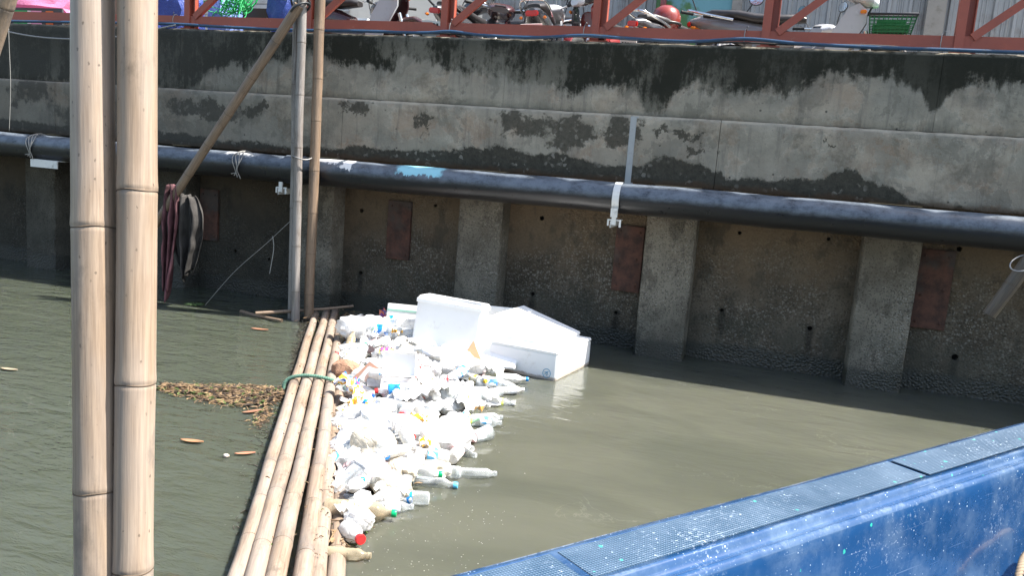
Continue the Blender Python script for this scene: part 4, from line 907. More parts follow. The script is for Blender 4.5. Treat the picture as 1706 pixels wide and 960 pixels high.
DKS = simple('dark_sign_print', (.05, .05, .055), .4); GRS = simple('green_sign_print', (.0, .42, .12), .4); ORS = simple('orange_sign_print', (.75, .16, .03), .4); PKS = simple('pink_sign_print', (.78, .35, .52), .4); WHS = simple('white_sign_print', (.8, .8, .8), .4, var=.05)
b = MB(); b.box((-8.45, 7.12, 2.60), (1.9, .02, .34)); b.build('board', DKS, sg)
for nm, x0, x1, mt in (('green_block', -8.17, -7.98, GRS), ('white_block', -7.975, -7.93, WHS), ('pink_block', -7.925, -7.78, PKS), ('orange_block', -7.72, -7.62, ORS), ('orange_mark', -8.82, -8.74, ORS)):
    b = MB(); b.box(((x0+x1)/2, 7.107, 2.655), (x1-x0, .004, .17)); b.build(nm, mt, sg)
cu = bpy.data.curves.new('lettering', 'FONT'); cu.body = 'ark'; cu.size = .25; cu.extrude = .002
to = bpy.data.objects.new('lettering_curve', cu); C.objects.link(to); bpy.context.view_layer.update()
me = bpy.data.meshes.new_from_object(to.evaluated_get(bpy.context.evaluated_depsgraph_get())); bpy.data.objects.remove(to, do_unlink=True)
wx = max(v.co.x for v in me.vertices)
me.transform(Matrix.Translation(Vector((-8.64, 7.104, 2.585)) - sg.location) @ Matrix.Rotation(R(90), 4, 'X') @ Matrix.Diagonal((.42/wx, 1, 1, 1))); me.materials.clear(); me.materials.append(WHS)
o = bpy.data.objects.new('lettering', me); C.objects.link(o); o.parent = sg
cb = thing('cool_box', 'pale grey cool box with a cyan band behind the maroon motorbike', 'cool box', (-5.05, 9.0, G0))
b = MB(); b.box((-5.05, 9.0, G0+.62), (.55, .4, .62), bev=.02); b.build('body', simple('pale_grey_plastic', (.55, .57, .58), .4), cb); b = MB(); b.box((-5.05, 9.0, G0+.25), (.53, .38, .5)); b.build('stand', BLACKP, cb); b = MB(); b.box((-5.05, 8.795, G0+.50), (.55, .02, .10)); b.build('band', simple('cyan_band', (.02, .42, .52), .4), cb)

# ------------------------------------------------------------------ floating litter
def foam_mat(name, col=(.86, .86, .85), dirt=.35):
    n = NT(name); O = n.O(); f = n.noise(O, 5, 5, .6); v = n.vor(O, 170)
    c = n.mix(f, tuple(x*.93 for x in col), col); c = n.mix(n.M('MULTIPLY', n.ss(n.noise(O, 7, 7, .7), .56, .74), dirt), c, (.36, .28, .18))
    c = n.mix(n.M('MULTIPLY', n.ss(n.noise(O, 28, 4, .7), .66, .74), dirt), c, (.20, .16, .11))
    Zw = n.xyz(n.P())[2]; wl = n.ss(n.M('ADD', Zw, n.M('MULTIPLY', n.M('SUBTRACT', n.noise(O, 16, 5, .7), .5), .05)), .028, .010); c = n.mix(n.M('MULTIPLY', wl, .75), c, (.24, .17, .10))
    n.bsdf(c, .75, 0, n.bump(n.M('ADD', v.outputs['Distance'], f), .12, .003)); return n.m
FOAM = foam_mat('white_foam'); FOAM_D = foam_mat('dirty_foam', (.78, .76, .72), .8)
def pet_mat(name, tint, op=.34, dirt=.2):
    n = NT(name); O = n.O(); f = n.noise(O, 14, 5, .6); c = n.mix(n.M('MULTIPLY', n.ss(n.noise(O, 20, 6, .7), .5, .7), dirt), tint, (.26, .20, .12))
    lw = n.n('ShaderNodeLayerWeight'); lw.inputs[0].default_value = .35
    a = n.M('ADD', n.M('MULTIPLY', lw.outputs['Facing'], .5), op, clamp=True); nr = n.bump(f, .5, .01)
    p = n.bsdf(c, .09, 0, nr, spec=.7, finish=False); tr = n.n('ShaderNodeBsdfTransparent'); tr.inputs[0].default_value = (*[min(1, .6+.4*x) for x in tint], 1)
    x = n.n('ShaderNodeMixShader'); n.set(x.inputs[0], a); n.t.links.new(tr.outputs[0], x.inputs[1]); n.t.links.new(p.outputs[0], x.inputs[2]); n.t.links.new(x.outputs[0], n.out.inputs[0]); return n.m
PET = pet_mat('clear_bottle_plastic', (.80, .84, .86), .15, .25); PET_G = pet_mat('green_bottle_plastic', (.35, .62, .40), .4); PET_B = pet_mat('brownish_bottle_plastic', (.50, .42, .29), .34, .5); HDPE = plastic('milky_bottle_plastic', (.82, .81, .78), .3, .3, .25); CLEARBAG = pet_mat('clear_bag_film', (.80, .81, .82), .28)
BAGW = plastic('white_bag_film', (.84, .84, .84), .35, .35, .25); BAGC = plastic('cream_bag_film', (.78, .72, .60), .35, .35, .5); BAGP = plastic('pale_pink_bag_film', (.80, .60, .60), .35, .35, .2); BAGBR = plastic('brown_paper', (.34, .19, .12), .8, .1, .4)
def cap_mat(n_, c_): return simple(n_, c_, .3, var=.1)
CAPS = {'blue': cap_mat('blue_cap', (.01, .20, .55)), 'green': cap_mat('green_cap', (.0, .33, .12)), 'red': cap_mat('red_cap', (.60, .03, .03)), 'white': cap_mat('white_cap', (.8, .8, .8)), 'black': cap_mat('black_cap', (.03, .03, .035)), 'sky': cap_mat('sky_blue_cap', (.12, .50, .75)), 'yellow': cap_mat('yellow_cap', (.75, .5, .05))}
def wrap_mat(name, cols, scale=9.0):
    n = NT(name); O = n.O(); f = n.noise(n.map(O, (1, 1, 1.2)), scale, 2, .4, .6); r = n.n('ShaderNodeValToRGB'); r.color_ramp.interpolation = 'CONSTANT'; n.set(r.inputs[0], n.mr(f, .25, .75))
    els = r.color_ramp.elements; els[0].color = (*cols[0], 1); els[1].position = 1/len(cols); els[1].color = (*cols[1], 1)
    for i, c in enumerate(cols[2:]): e = els.new((i+2)/len(cols)); e.color = (*c, 1)
    n.bsdf(r.outputs[0], .25, 0, n.bump(n.noise(O, 30, 4), .3, .005)); return n.m
LAB = {'blue': wrap_mat('blue_bottle_label', [(.01, .12, .48), (.02, .22, .62), (.75, .78, .8), (.01, .16, .55)], 14), 'sky': wrap_mat('sky_bottle_label', [(.10, .45, .72), (.75, .8, .82), (.08, .38, .66)], 14), 'green': wrap_mat('green_bottle_label', [(.10, .42, .12), (.65, .72, .15), (.8, .8, .75), (.05, .34, .12)], 14), 'red': wrap_mat('red_bottle_label', [(.62, .05, .05), (.8, .78, .76), (.55, .04, .06)], 14), 'white': wrap_mat('white_bottle_label', [(.78, .78, .78), (.70, .72, .78), (.8, .8, .8)], 12), 'yellow': wrap_mat('yellow_bottle_label', [(.75, .52, .06), (.8, .75, .6), (.70, .25, .04)], 12)}
def bottle_meshes(L, r, neck, ribs, seed, crush=0.0, shoulder=.16):
    rr = random.Random(seed); prof = [(r*.25, .004), (r*.62, 0), (r*.90, .004), (r, .016)]
    z1 = L*(1-shoulder) - .035; n = 14
    for i in range(n+1):
        z = .02 + (z1-.02)*i/n; prof.append((r*(1 - (.045 if (ribs and i % 2) else 0)), z))
    for i in range(1, 6): a = i/6; prof.append((r + (neck-r)*(a*a*(3-2*a)), z1 + (L-.03-z1)*a))
    prof += [(neck, L-.03), (neck*1.18, L-.026), (neck*1.18, L-.022), (neck, L-.02), (neck, L-.012)]
    k = Vector((seed*1.3, seed*.7, 0))
    def fn(p, q):
        if crush <= 0: return p
        d = mn.noise(Vector((p.x/r*.9, p.y/r*.9, p.z/L*3.2)) + k); e = max(0, 1-(p.z/L)**4)
        s = 1 - crush*max(0, d+.15)*1.3*e; return Vector((p.x*s, p.y*(1-crush*.45*e) - .3*crush*r*e, p.z))
    b = MB(); b.lathe(prof, 20, fn=fn); body = b.mesh('body', True, 50)
    b = MB(); cr_ = neck*1.22; pr = [(cr_*.98, L-.020), (cr_, L-.018), (cr_, L-.003), (cr_*.9, L), (0, L)]
    b.lathe(pr, 20, fn=lambda p, q: Vector((p.x*(1+.03*(int(q*20/6.283) % 2)), p.y*(1+.03*(int(q*20/6.283) % 2)), p.z))); cap = b.mesh('cap', True, 40)
    b = MB(); za, zb = L*.36, L*.66; b.lathe([(r*1.012, za), (r*1.018, za+.003), (r*1.018, (za+zb)/2), (r*1.018, zb-.003), (r*1.012, zb)], 20, fn=fn); b.f = b.f[:-2]; lab = b.mesh('label_wrap', True)
    return body, cap, lab
BT = {'small': [bottle_meshes(.215, .031, .0125, True, s, c) for s, c in ((1, 0), (2, .35), (3, .6))], 'big': [bottle_meshes(.31, .044, .0135, True, s, c) for s, c in ((4, 0), (5, .3), (6, .55))], 'smooth': [bottle_meshes(.235, .034, .0125, False, s, c, .26) for s, c in ((7, 0), (8, .3))], 'jug': [bottle_meshes(.17, .038, .017, False, s, c, .3) for s, c in ((9, 0), (10, .25))]}
def bottle(label, x, y, z, az, kind='small', var=0, mat=None, cap=None, wrap=None, tilt=0, roll=0, group=None):
    body, cp, lb = BT[kind][var % len(BT[kind])]
    t = thing('plastic_bottle', label, 'bottle', (x, y, z), lay(az, tilt, roll), group)
    L = max(v.co.z for v in body.vertices)
    off = Vector((0, 0, -L/2))
    bo = inst('body', body, mat or PET, t, off)
    if cap: inst('cap', cp, CAPS[cap], t, off)
    if wrap: inst('label_wrap', lb, LAB[wrap], t, off)
    return t

# foam boxes
def foam_box(label, cx, cy, z0, w, d, h, az, tiltx=0, tilty=0, wallt=.022, rim=True, mat=None, stamp=False):
    t = thing('foam_box', label, 'foam box', (cx, cy, z0), zrot(az) @ Quaternion((1, 0, 0), R(tiltx)) @ Quaternion((0, 1, 0), R(tilty)))
    mat = mat or FOAM
    b = MB(); b.box((0, 0, .012), (w-.01, d-.01, .024), bev=.006); b.build('base', mat, t, True, 40, world=False)
    for s in (-1, 1):
        b = MB(); b.box((0, s*(d/2-wallt/2), h/2+.003), (w, wallt, h-.006), bev=.007); b.build('side_wall', mat, t, True, 40, world=False)
        b = MB(); b.box((s*(w/2-wallt/2), 0, h/2+.003), (wallt-.001, d-2*wallt-.001, h-.008), bev=.003); b.build('end_wall', mat, t, True, 40, world=False)
    if rim:
        b = MB()
        for s in (-1, 1): b.box((0, s*(d/2+.004), h-.035), (w+.016, .012, .034), bev=.004); b.box((s*(w/2+.004), 0, h-.035), (.012, d-.01, .034), bev=.004)
        b.build('rim', mat, t, True, 40, world=False)
    if stamp:
        st = simple('blue_stamp_ink', (.05, .30, .48), .6); b = MB(); c = Vector((w/2-.07, -d/2-.0012, h*.40)); 
        b.tube([c + Vector((.030*math.cos(a), 0, .033*math.sin(a))) for a in [R(15*i) for i in range(24)]], .0022, 5, closed=True)
        for pts in ([(-.016, -.012), (-.002, .004), (.014, .016)], [(-.018, .006), (-.004, .010), (.008, .004)], [(.0, -.018), (.004, -.004), (.014, -.008)]): b.tube([c + Vector((x, 0, z)) for x, z in pts], .0026, 5)
        b.build('stamp', st, t, True, world=False)
    return t
fb = foam_box('white foam fish box with a round blue stamp floating at the edge of the litter', -1.62, 5.98, -.05, .55, .66, .24, -9, 0, 0, rim=False, stamp=True)
b = MB(); b.box((0, 0, .253), (.555, .665, .024), bev=.007); b.build('lid', FOAM, fb, True, 40, world=False)
foam_box('upright white foam box with a rim line, leaning among the litter', -2.33, 5.78, -.03, .50, .30, .49, 8, -6, 4, mat=FOAM)
foam_box('white foam box pushed in behind the stamped box', -2.04, 6.16, .00, .50, .34, .35, -4, 3, -3)
t = thing('foam_cover', 'white foam box lid sloping down over the stamped foam box', 'foam lid', (-1.70, 6.07, .262), zrot(-8) @ Quaternion((0, 1, 0), R(15)))
b = MB(); b.box((0, 0, 0), (.54, .52, .11), bev=.006); b.build('slab', FOAM, t, True, 40, world=False); b = MB(); b.box((0, 0, -.062), (.48, .46, .016), bev=.004); b.build('inner_step', FOAM, t, True, 40, world=False)
t = thing('foam_cover', 'white foam lid lying tilted on the front of the stamped box', 'foam lid', (-1.93, 5.78, .17), zrot(4) @ Quaternion((1, 0, 0), R(38)) @ Quaternion((0, 1, 0), R(-5)))
b = MB(); b.box((0, 0, 0), (.42, .46, .026), bev=.006); b.build('slab', FOAM, t, True, 40, world=False); b = MB(); b.box((0, 0, -.02), (.36, .40, .014), bev=.004); b.build('inner_step', FOAM, t, True, 40, world=False)
t = thing('foam_fragment', 'broken foam panel with a green printed band behind the upright foam box', 'foam panel', (-2.86, 6.12, .14), zrot(12) @ Quaternion((1, 0, 0), R(-14)))
b = MB(); b.box((0, 0, 0), (.30, .024, .32), bev=.005); b.build('slab', FOAM_D, t, True, 40, world=False); b = MB(); b.box((0, -.0135, .105), (.29, .003, .016)); b.build('printed_band', simple('green_print_ink', (.25, .45, .36), .6), t, world=False)
b = MB(); b.prism([(-.06, -.05), (.07, -.06), (-.03, .06)], -.004, .004); o = b.build('cardboard_flap', simple('orange_cardboard', (.58, .30, .17), .8)); o.location = (-1.99, 5.50, .17); o.rotation_euler = (R(-20), R(10), R(8)); tag(o, 'torn orange cardboard flap lying on the foam lid', 'cardboard')

# crumpled sheets
def sheet(name, label, cat, loc, w, h, mat, seed, az=0, amp=.05, tilt=(0, 0), group=None):
    b = MB(); k = Vector((seed*3.1, seed*1.9, seed))
    def fn(u, v):
        p = Vector((u*2.2, v*2.2, 0)) + k; r = (1-abs(mn.noise(p*1.2))*2)*.8 + (1-abs(mn.noise(p*2.9))*2)*.4 + .18*(1-abs(mn.noise(p*6.5))*2)
        e = 1 + .22*mn.noise(Vector((u*3, v*3, seed*5))); q = .35*w*mn.noise(p*.9 + Vector((5, 5, 5)))
        return Vector(((u-.5)*w*e + q*.3, (v-.5)*h*e + .3*q, amp*(r-.5)*1.4))
    b.grid(22, 18, fn); o = b.build(name, mat, smooth=True, ang=42); o.location = loc; o.rotation_euler = (R(tilt[0]), R(tilt[1]), R(az))
    md = o.modifiers.new('thickness', 'SOLIDIFY'); md.thickness = .0012
    return tag(o, label, cat, group)
WR = {'blue': wrap_mat('blue_yellow_wrapper', [(.02, .10, .55), (.80, .78, .72), (.78, .42, .05), (.80, .80, .78), (.02, .15, .6), (.45, .05, .35)], 9), 'red': wrap_mat('red_white_wrapper', [(.62, .05, .06), (.82, .80, .78), (.82, .80, .78), (.80, .76, .74), (.66, .12, .10)], 4), 'green': wrap_mat('green_wrapper', [(.06, .36, .20), (.82, .82, .78), (.82, .82, .78), (.80, .80, .76), (.6, .68, .2)], 5), 'orange': wrap_mat('orange_wrapper', [(.78, .40, .12), (.82, .80, .74), (.82, .80, .76), (.80, .74, .6)], 5), 'silver': wrap_mat('silver_wrapper', [(.45, .44, .46), (.72, .72, .74), (.80, .80, .80), (.60, .58, .58)], 5), 'purple': wrap_mat('purple_wrapper', [(.20, .05, .25), (.70, .20, .10), (.15, .15, .4), (.65, .6, .6)], 9)}
# items read one by one from the photograph
bottle('large ribbed brownish bottle with a green cap at the narrow tip of the litter', -1.555, 2.985, .035, 18, 'big', 0, PET_B, 'green', roll=30)
bottle('clear bottle with a bright blue label floating at the narrow end of the litter', -1.44, 3.22, .03, 200, 'small', 0, PET, None, 'blue')
bottle('clear blue-capped bottle with a blue and red label at the open-water edge', -1.43, 3.58, .03, 195, 'small', 0, PET, 'blue', 'blue', roll=60)
bottle('clear crushed bottle without label or cap floating furthest into open water', -1.27, 3.66, .022, 25, 'small', 1, PET)
bottle('clear bottle with a pale sky-blue label pointing out to open water', -1.50, 4.40, .03, 20, 'small', 0, PET, None, 'sky')
bottle('green-tinted bottle lying beside the sky-blue labelled bottle', -1.60, 4.30, .05, 48, 'smooth', 0, PET_G, None, 'green')
bottle('milky bottle with a blue cap touching the stamped foam box', -1.66, 5.38, .035, 22, 'smooth', 0, HDPE, 'blue')
bottle('clear bottle with blue label below the stamped foam box', -1.74, 5.17, .035, 35, 'small', 0, PET, 'white', 'blue')
bottle('milky bottle floating between stamped box and blue-labelled bottle', -1.58, 5.12, .03, 40, 'small', 1, HDPE, None, 'white')
bottle('squashed clear bottle floating under the large ribbed bottle', -1.60, 3.12, .02, 8, 'small', 2, PET, None)
bottle('small white bottle with a red cap at the narrow tip of the litter', -1.475, 2.79, .035, -40, 'jug', 0, HDPE, 'red', tilt=8)
bottle('dirty crushed bottle nearest the culm tips at the litter end', -1.435, 2.66, .02, 15, 'small', 2, PET_B)
bottle('clear black-capped bottle under the upright foam box', -2.30, 5.24, .07, 165, 'smooth', 0, HDPE, 'black')
bottle('white bottle with a black cap lying below the crumpled clear bags', -2.60, 5.10, .07, 200, 'smooth', 1, HDPE, 'black', 'white')
bottle('clear bottle with a sky-blue label in front of the upright foam box', -2.48, 5.36, .10, 20, 'small', 0, PET, 'sky', 'sky')
bottle('white bottle with a sky-blue cap sunk in the middle of the litter', -2.45, 4.98, .09, 120, 'jug', 0, HDPE, 'sky')
bottle('upright brownish bottle beside the boom near the crumpled clear bags', -3.16, 5.60, .06, 80, 'small', 1, PET_B, 'white', tilt=45)
bottle('clear bottle standing tilted among the clear bags by the foam panel', -2.86, 5.72, .10, 60, 'big', 1, PET, None, tilt=48)
bottle('brown-tinted bottle leaning beside the clear bags', -2.98, 5.45, .09, 105, 'smooth', 0, PET_B, None, tilt=40)
bottle('small bottle with yellow label tucked under the green wrapper', -1.86, 5.16, .06, -20, 'small', 1, PET, 'yellow', 'yellow')
# containers
def cup(label, loc, rot, mat, r0=.034, r1=.044, h=.11, inner=None):
    t = thing('plastic_cup', label, 'cup', loc, rot); b = MB(); b.lathe([(0, .004), (r0*.9, .004), (r0, 0), (r0+.001, .004), ((r0+r1)/2, h/2), (r1, h-.004), (r1+.003, h-.002), (r1+.003, h), (r1-.001, h), (r1-.002, h-.004), ((r0+r1)/2-.002, h/2), (r0-.002, .006), (0, .006)], 22); b.build('wall', mat, t, True, 50, world=False); return t
PINKC = plastic('pink_cup_plastic', (.80, .55, .56), .35, .25, .2)
cup('pink cup lying with its mouth towards the boom', (-1.58, 3.30, .05), lay(195, 0), PINKC, .036, .046, .13)
cup('clear cup tipped over beside the brown cardboard', (-2.40, 4.55, .09), lay(70, 30), PET)
cup('white foam cup lying on the big white bags', (-1.82, 4.0, .15), lay(-30, 10), FOAM)
cup('clear cup floating at the edge below the green-tinted bottle', (-1.46, 4.12, .03), lay(60, 5), PET)
cup('brown coffee cup lying beside the pink bottle', (-1.55, 3.52, .05), lay(150, 8), plastic('brown_cup', (.30, .20, .15), .4, .1))
bottle('soft pink bottle lying behind the pink cup', -1.62, 3.42, .06, 10, 'smooth', 1, PINKC, None)
t = thing('clear_container', 'clear rectangular plastic container tipped against the lowest culm', 'container', (-1.73, 3.20, .06), zrot(62) @ Quaternion((0, 1, 0), R(-32)))
b = MB(); b.box((0, 0, 0), (.17, .085, .06), bev=.014); b.build('shell', PET, t, True, 40, world=False); b = MB(); b.box((.088, 0, 0), (.008, .08, .055), bev=.003); b.build('lid', CAPS['white'], t, world=False)
t = thing('carton', 'small cream drink carton standing beside the lowest culm', 'carton', (-1.755, 3.46, .07), zrot(30) @ Quaternion((0, 1, 0), R(28)))
b = MB(); b.box((0, 0, 0), (.055, .045, .085), bev=.003); b.build('box', simple('cream_carton', (.78, .74, .64), .5), t, world=False); b = MB(); b.box((0, 0, -.05), (.054, .044, .02), bev=.002); b.build('base_print', CAPS['yellow'], t, world=False)
t = thing('foam_bowl', 'round white foam bowl floating against the boom', 'bowl', (-2.03, 3.86, .075), Quaternion((1, 0, 0), R(148)))
b = MB(); b.lathe([(0, 0), (.05, 0), (.058, .006), (.085, .045), (.092, .05), (.092, .054), (.084, .052), (.054, .010), (0, .008)], 28); b.build('shell', FOAM, t, True, 40, world=False)
t = thing('foam_tray', 'white foam clamshell tray open in the middle of the litter', 'tray', (-2.08, 4.42, .13), zrot(24) @ Quaternion((1, 0, 0), R(12)))
for s, a in ((0, 0), (1, 62)):
    b = MB(); b.box((0, 0, .004), (.20, .15, .008), bev=.003)
    for q in (-1, 1): b.box((0, q*.074, .022), (.20, .007, .04), bev=.002); b.box((q*.099, 0, .022), (.007, .14, .04), bev=.002)
    if s: b.v = [Matrix.Translation((0, .08, .04)) @ Matrix.Rotation(R(a), 4, 'X') @ Matrix.Translation((0, .08, -.0)) @ v for v in b.v]
    b.build('half', FOAM, t, True, 40, world=False)
t = thing('sponge_ball', 'rough brown coconut husk beside the boom head', 'coconut', (-3.24, 6.08, .07)); b = MB(); b.lathe([(0, -.085), (.05, -.075), (.08, -.03), (.082, .02), (.055, .065), (0, .082)], 18, fn=lambda p, q: p*(1+.10*mn.noise(p*30))); b.build('husk', simple('coconut_fibre', (.30, .22, .13), .95, var=.5, scale=40), t, True, world=False); t.name = 'coconut_husk'
bamboo('bamboo_offcut', 'short sawn bamboo offcut floating beside the coconut husk', (-3.42, 6.02, .045), (-3.22, 5.72, .05), .035, .034, BAMB_TAN, nodes=[.1, .26], seed=41)
b = MB(); b.box((0, 0, 0), (.26, .09, .045), bev=.006); o = b.build('wood_block', simple('wet_brown_wood', (.22, .12, .085), .8, scale=14)); o.location = (-2.44, 4.62, .08); o.rotation_euler = (R(24), R(-38), R(60)); tag(o, 'brown wooden block wedged against the boom beside the green rope', 'wood block')
sheet('snack_wrapper', 'blue and yellow snack wrapper stuck beside the boom below the green rope', 'wrapper', (-2.30, 4.30, .10), .17, .30, WR['blue'], 3, 62, .05, (18, 25))
sheet('snack_wrapper', 'smaller blue wrapper with orange print beside the round foam bowl', 'wrapper', (-2.15, 4.08, .09), .15, .16, WR['blue'], 8, 10, .05, (10, -20))
sheet('snack_wrapper', 'red and white wrapper spread over the middle of the litter', 'wrapper', (-1.90, 4.28, .16), .22, .26, WR['red'], 4, 130, .05, (-10, 10))
sheet('snack_wrapper', 'crumpled red and white wrapper between the foam tray and foam boxes', 'wrapper', (-2.02, 4.66, .15), .18, .18, WR['red'], 14, 50, .05, (12, 15))
sheet('snack_wrapper', 'green and yellow wrapper beside the milky blue-capped bottle', 'wrapper', (-1.80, 5.38, .09), .13, .11, WR['green'], 5, 20, .035, (10, 10))
sheet('snack_wrapper', 'white wrapper with green print above the green-tinted bottle', 'wrapper', (-1.82, 4.55, .13), .18, .15, WR['green'], 15, 70, .04, (-8, 10))
sheet('snack_wrapper', 'orange wrapper among the white bottles near the boom', 'wrapper', (-2.66, 4.90, .11), .14, .13, WR['orange'], 6, 40, .05, (15, 0))
sheet('snack_wrapper', 'pale orange wrapper at the open-water side of the tray', 'wrapper', (-1.66, 4.52, .08), .18, .14, WR['orange'], 16, -20, .05, (0, 12))
sheet('snack_wrapper', 'purple and red wrapper in the shade at the foot of the wall', 'wrapper', (-3.10, 6.45, .09), .26, .18, WR['purple'], 7, 15, .06, (12, 8))
sheet('snack_wrapper', 'silver grey film in the shade beside the coconut husk', 'wrapper', (-2.98, 6.28, .08), .28, .18, WR['silver'], 17, -10, .06, (5, -8))
sheet('snack_wrapper', 'yellow and purple wrapper beside the sky-blue capped bottle', 'wrapper', (-2.56, 5.22, .13), .10, .09, wrap_mat('yellow_purple_wrapper', [(.75, .55, .08), (.3, .08, .3), (.78, .6, .2), (.6, .68, .15)], 12), 9, 30, .03)
crumple('paper_bag', 'brown paper bag crushed against the boom behind the green rope', 'paper bag', (-2.62, 4.74, .09), (.085, .06, .07), BAGBR, 21, rot=30)
crumple('plastic_bag', 'clear crumpled bag piled against the boom below the bamboo offcut', 'plastic bag', (-3.02, 5.86, .10), (.16, .12, .12), CLEARBAG, 22)
crumple('plastic_bag', 'white crumpled bag on top of the clear bags by the boom', 'plastic bag', (-3.06, 5.62, .17), (.13, .10, .08), BAGW, 23)
crumple('plastic_bag', 'clear crumpled bag against the left side of the upright foam box', 'plastic bag', (-2.72, 5.80, .12), (.13, .12, .14), CLEARBAG, 24)
crumple('plastic_bag', 'knotted white bag sitting on the large ribbed brown bottle', 'plastic bag', (-1.50, 2.885, .05), (.062, .05, .045), BAGW, 25)
crumple('plastic_bag', 'large bulging white bag at the open-water edge behind the blue-capped bottle', 'plastic bag', (-1.57, 3.90, .07), (.17, .12, .09), BAGW, 26, rot=30)
crumple('plastic_bag', 'large smooth white bag lying behind the bulging one', 'plastic bag', (-1.78, 3.80, .09), (.17, .13, .09), BAGW, 27, rot=-20)
crumple('plastic_bag', 'big white bag filling the litter between the rope and foam tray', 'plastic bag', (-2.20, 4.72, .08), (.20, .14, .09), BAGW, 28, rot=40)
crumple('plastic_bag', 'white bag slumped below the upright foam box', 'plastic bag', (-2.10, 5.28, .10), (.24, .14, .10), BAGW, 29, rot=10)
crumple('plastic_bag', 'cream torn bag hanging towards the pink cup', 'plastic bag', (-1.78, 3.56, .10), (.10, .14, .08), BAGC, 30, rot=60)
crumple('plastic_bag', 'grey-white bag sagging beside the round foam bowl', 'plastic bag', (-1.93, 3.72, .08), (.12, .14, .08), CLEARBAG, 31)
crumple('plastic_bag', 'pale pink bag crumpled behind the brown coffee cup', 'plastic bag', (-1.70, 3.36, .06), (.12, .06, .05), BAGP, 32, rot=12)

# many more look-alike pieces that fill the raft of litter
def boom_x(y): return -3.64 + (6.54-y)*.548
EDGE = [(2.68, -1.42), (3.03, -1.43), (3.3, -1.45), (3.74, -1.36), (4.3, -1.53), (4.68, -1.55), (5.3, -1.62), (5.55, -2.05), (5.9, -2.55), (6.2, -2.75), (6.6, -3.0)]
def edge_x(y):
    for (a, xa), (b_, xb) in zip(EDGE[:-1], EDGE[1:]):
        if a <= y <= b_: return xa + (xb-xa)*(y-a)/(b_-a)
    return EDGE[-1][1]
rr = random.Random(99); placed = []
def spot(md, tries=80, y0=3.05, y1=6.1):
    for _ in range(tries):
        y = rr.uniform(y0, y1); a, e = boom_x(y)+.04, edge_x(y)-.05
        if e <= a: continue
        x = rr.uniform(a, e)
        if all((x-px)**2 + (y-py)**2 > md*md for px, py in placed): placed.append((x, y)); return x, y, (x-a)/(e-a)
    return None
def mound(y, f): return max(.02, .13*math.sin(math.pi*min(1, max(0, f*.85+.08)))*min(1, (y-2.7)/.9))
KB = [('small', PET), ('small', HDPE), ('smooth', HDPE), ('big', PET), ('jug', HDPE), ('smooth', PET)]
shapes = [(.12, .09, .07), (.09, .08, .06), (.15, .10, .07), (.10, .07, .08)]
for i in range(84):
    s_ = spot(.11)
    if not s_: continue
    x, y, f = s_; k, mt = KB[i % 6]; z = mound(y, f)*rr.uniform(.8, 1.4)+.012
    capc = [None, 'white', None, 'blue', None, 'white', 'green', None, 'red'][i % 9]; wr = [None, 'white', None, 'blue', None, None, 'red', None, 'sky', None][i % 10]
    desc = ('clear' if mt is PET else 'milky white') + ' ' + {'small': 'ribbed water', 'smooth': 'smooth', 'big': 'large ribbed', 'jug': 'stubby'}[k] + ' plastic bottle'
    desc += (' with %s cap' % capc if capc else ' without cap') + (' and %s label' % wr if wr else '') + ' amid the litter raft'
    bottle(desc, x, y, z, rr.uniform(0, 360), k, rr.randrange(3), mt, capc, wr, rr.uniform(-6, 14), rr.uniform(0, 360), 'bottles jammed in the raft of litter: ' + desc)
placed = []
for i in range(80):
    s_ = spot(.10, y0=3.25, y1=6.0)
    if not s_: continue
    x, y, f = s_; mt, nm = [(BAGW, 'white'), (BAGW, 'white'), (CLEARBAG, 'clear'), (BAGC, 'cream'), (BAGW, 'white'), (BAGP, 'pale pink'), (CLEARBAG, 'clear')][i % 7]; z = mound(y, f)*rr.uniform(.35, .95) + .005
    if f > .85: z = .03
    crumple('plastic_bag', 'crumpled %s plastic bag squeezed into the raft of litter' % nm, 'plastic bag', (x, y, z), tuple(q*rr.uniform(.55, .95) for q in shapes[i % 4]), mt, 50+i, sub=3, group='crumpled %s bags in the raft of litter' % nm, rot=rr.uniform(0, 360))
placed = []
for i in range(34):
    s_ = spot(.16, y0=2.9, y1=6.2)
    if not s_: continue
    x, y, f = s_; k = ['red', 'silver', 'green', 'orange', 'blue', 'silver'][i % 6]; z = mound(y, f)*rr.uniform(.9, 1.3) + .02
    if f > .85: z = .03
    sheet('snack_wrapper', 'small torn %s wrapper scrap on the raft of litter' % k, 'wrapper', (x, y, z), rr.uniform(.06, .11), rr.uniform(.05, .09), WR[k], 80+i, rr.uniform(0, 360), .03, (rr.uniform(-25, 25), rr.uniform(-25, 25)), 'small torn %s wrapper scraps' % k)
placed = []
for i in range(20):
    s_ = spot(.2, y0=2.8, y1=6.3)
    if not s_: continue
    x, y, f = s_; b = MB(); w_, h_ = rr.uniform(.05, .11), rr.uniform(.04, .08)
    n_ = rr.randrange(5, 8); b.prism([(w_*math.cos(2*math.pi*j/n_)*rr.uniform(.6, 1), h_*math.sin(2*math.pi*j/n_)*rr.uniform(.6, 1)) for j in range(n_)], -.012, .012)
    o = b.build('foam_chunk', FOAM if i % 3 else FOAM_D); o.location = (x, y, mound(y, f)*rr.uniform(.8, 1.2)+.02); o.rotation_euler = (R(rr.uniform(40, 130)), R(rr.uniform(-30, 30)), R(rr.uniform(0, 360))); tag(o, 'broken %s foam chunk in the raft of litter' % ('white' if i % 3 else 'dirty'), 'foam chunk', 'broken %s foam chunks' % ('white' if i % 3 else 'dirty'))

